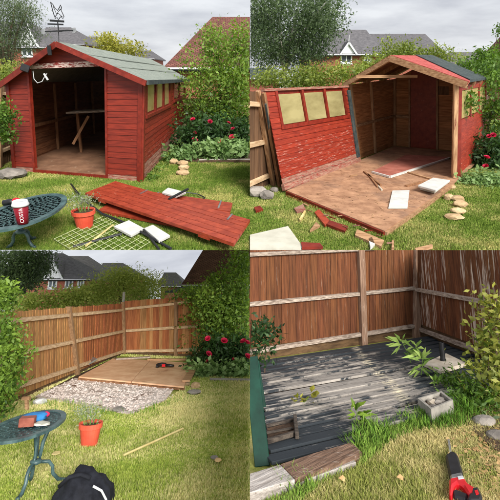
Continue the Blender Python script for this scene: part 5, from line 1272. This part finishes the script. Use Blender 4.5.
layer([(306, 462), (318, 452), (376, 474), (366, 498), (310, 482)], .07, .05, 'black_plastic', 'handle', .012)
layer([(384, 448), (412, 442), (430, 484), (424, 500), (384, 500), (366, 492)], .085, .07, 'black_plastic', 'battery', .012)
layer([(398, 462), (410, 458), (416, 474), (404, 478)], .088, .004, 'tool_red', 'battery_badge', 0)
# plants of this corner
def sprig(label, name, zx, zy, top, leaves, lsize, mat='leaf_bamboo', spread=1.0, cat='plant'):
    """upright stem carrying long pointed leaves"""
    P = S.g(zx, zy, zd); T = Thing(S, name, label, cat, P); e = S.at(top[0], top[1], P.y)
    T.part(MB().tube([P, P.lerp(e, .5) + V((.01, 0, 0)), e], .006, 5, .002), 'stem', 'stem_green')
    leaves = leaves + [(x + random.uniform(-9, 9), y + random.uniform(-6, 10), dx*random.uniform(.6, 1.2) + random.uniform(-6, 6), dy + random.uniform(-7, 7)) for x, y, dx, dy in leaves]
    for (x, y, dx, dy) in leaves:
        a = S.at(x, y, P.y + random.uniform(-.05, .05)); b = S.at(x+dx, y+dy, P.y + random.uniform(-.12, .06)); d = b-a; n = d.cross(V((0, 1, .4))).normalized()*d.length*lsize
        m = a.lerp(b, .4) + V((0, 0, d.length*.08)); mb = MB(); i = 0
        mb.v = [a, m+n, b, m-n, a.lerp(b, .45) + V((0, -.004, -.004))]; mb.f = [(0, 1, 4), (1, 2, 4), (2, 3, 4), (3, 0, 4)]
        o = T.part(mb, 'leaf', mat)
        if o:
            t_ = o.data.attributes.new('tint', 'FLOAT', 'POINT'); v_ = random.random()
            t_.data.foreach_set('value', [v_]*len(o.data.vertices))
    return T
lv = [(300, 188, -26, -16), (302, 184, -14, -18), (304, 190, -28, 4), (306, 192, 18, -12), (308, 186, 20, 10), (300, 196, -18, 14), (310, 198, 24, 16), (316, 205, 28, -8), (305, 180, 6, -14)]
sprig('bamboo like weed tallest on the back of the decking', 'bamboo_weed', 322, 226, (302, 180), lv, .12)
lv = [(340, 222, -24, -6), (342, 216, -16, -18), (344, 226, 26, -12), (346, 220, 16, -22), (340, 232, -22, 14), (344, 236, 22, 10), (336, 240, -18, 12), (350, 212, 14, -8), (338, 210, -22, 2), (346, 240, 10, 14), (330, 245, -12, 6), (356, 232, 14, 12)]
sprig('bushy pale weed beside the paving slab', 'bamboo_weed', 342, 250, (345, 208), lv, .13)
lv = [(330, 196, 14, -14), (332, 192, -12, -12), (334, 196, 16, 2), (330, 202, -16, 6)]
sprig('small pale weed between the two taller weeds', 'bamboo_weed', 332, 222, (332, 188), lv, .14)
lv = [(368, 262, -10, -12), (368, 262, 9, -10), (368, 264, -10, 4), (369, 262, 2, -14), (369, 264, 10, 4)]
sprig('small bright seedling in front of the paving slab', 'seedling', 368, 272, (368, 260), lv, .16)
lv = [(208, 325, -14, -6), (210, 318, -6, -16), (210, 320, 12, -12), (212, 328, 20, -4), (214, 330, 30, 2), (222, 328, 22, 4), (208, 332, -12, 6), (205, 336, -10, 2), (212, 322, 4, -18), (228, 326, 18, -6), (218, 334, 22, 8)]
sprig('bright fern like weed growing through the middle boards', 'fern_weed', 212, 345, (212, 312), lv, .16, 'leaf_bright')
lv = [(98, 298, -12, -8), (100, 296, 6, -10), (102, 300, 12, -2), (122, 294, 6, -10), (124, 296, 10, -4), (128, 290, 6, -8), (96, 300, -10, 4), (110, 298, 10, -4)]
sprig('small yellowish sprig on the left of the decking', 'sprig_weed', 106, 306, (118, 292), lv, .2, 'leaf_yellow')
bush(S, 'left_shrub', 'dark shrub poking in at the left over the decking', 'bush', [(4, 160, 24, 20, 5.2, .2), (22, 172, 22, 16, 5.2, .2), (48, 162, 20, 6, 5.2, .1), (6, 200, 14, 16, 5.1, .15)], 900, .06, 'leaf_dark', stems=2, clump=.35)
bush(S, 'yellow_shrub', 'yellow green shrub hanging in at the right edge', 'bush', [(496, 110, 12, 30, 4.3, .15), (490, 160, 16, 24, 4.3, .2), (480, 240, 24, 26, 4.2, .2), (492, 280, 18, 30, 4.1, .2), (472, 190, 14, 10, 4.3, .1), (496, 200, 10, 30, 4.3, .15)], 1500, .06, 'leaf_olive', stems=9, clump=.4, asp=.5)
bush(S, 'ivy_bush', 'green low leaves between the trough and the earth bank', 'plants', [(445, 282, 28, 22, 4.3, .2), (425, 305, 22, 16, 4.2, .2), (468, 310, 24, 20, 4.0, .2), (408, 262, 22, 10, 4.6, .15)], 1900, .06, 'leaf_mid', stems=5, clump=.35, asp=.3)
for i, (x, y, n, h, lab) in enumerate(((250, 378, 260, .14, 'long grass tuft spilling over the decking front by the sleeper'), (225, 400, 200, .13, 'long grass tuft at the sleeper end'), (330, 350, 160, .10, 'short grass tuft left of the stone trough'),
                                      (372, 342, 160, .10, 'short grass tuft in front of the stone trough'), (428, 330, 200, .13, 'strappy grass tuft right of the stone trough'), (90, 480, 150, .09, 'grass tuft below the pale sleeper end'))):
    tuft(S, x, y, n, h, .13, 'grass_tuft', lab, 'blade_lush', .004, 'grass tufts along the decking edge')
gpoly = [S.g(*p) for p in ((20, 520), (60, 486), (140, 456), (208, 432), (226, 408), (205, 384), (300, 346), (350, 328), (398, 330), (440, 350), (420, 362), (330, 366), (278, 392), (240, 430), (150, 470), (90, 520))]
grass(S, 'lush long grass fringe along the decking front', 60000, .085, 'blade_lush', 2.6, 4.8, -.1, .62, inside=gpoly, avoid=[[S.g(*p, .05) for p in ((-20, 446), (204, 384), (228, 408), (206, 430), (96, 468), (-20, 500))]], lean=.8, wid=.004)
dpoly = [S.g(*p) for p in ((-20, 500), (96, 466), (210, 428), (226, 408), (200, 384), (300, 345), (362, 322), (470, 280), (660, 290), (330, 150), (-30, 200))]
grass(S, 'short dry grass of the straw coloured lawn', 150000, .045, 'blade_dry', 2.5, 4.4, -.08, .78, avoid=[dpoly], lean=1.1, wid=.003)
# fallen leaves on the dry lawn
q_ = []; 
for k in range(420):
    x = random.uniform(395, 505); y = random.uniform(350, 500)
    if random.random() > (x-380)/110: continue
    P = np.array(S.g(x, y, .03)); r = random.uniform(.012, .028); a = random.uniform(0, 6.28); d = np.array([math.cos(a), math.sin(a), random.uniform(-.2, .4)])*r; e = np.array([-math.sin(a), math.cos(a), random.uniform(-.3, .3)])*r*.6
    q_.append([P-d, P+e, P+d, P-e])
o = np_obj(S, 'fallen_leaves', np.array(q_), 4, 'leaf_litter', V((0, 0, 0))); o.matrix_world = S.M; set_tags(o, 'scatter of small dead leaves on the right of the dry lawn', 'leaves', None, 'stuff')
for x, y, lab in ((184, 457, 'single brown leaf in the long grass fringe'), (300, 455, 'pale curled leaf in the middle of the dry lawn'), (216, 370, 'brown leaf on the decking front edge')):
    P = S.g(x, y, .07); r = .022
    solo(S, MB().prism([P+V((r*math.cos(a), 1.4*r*math.sin(a), .006*math.sin(2*a))) for a in [i*1.05 for i in range(6)]], (0, 0, .003)), 'dead_leaf', 'leaf_litter', lab, 'leaf')
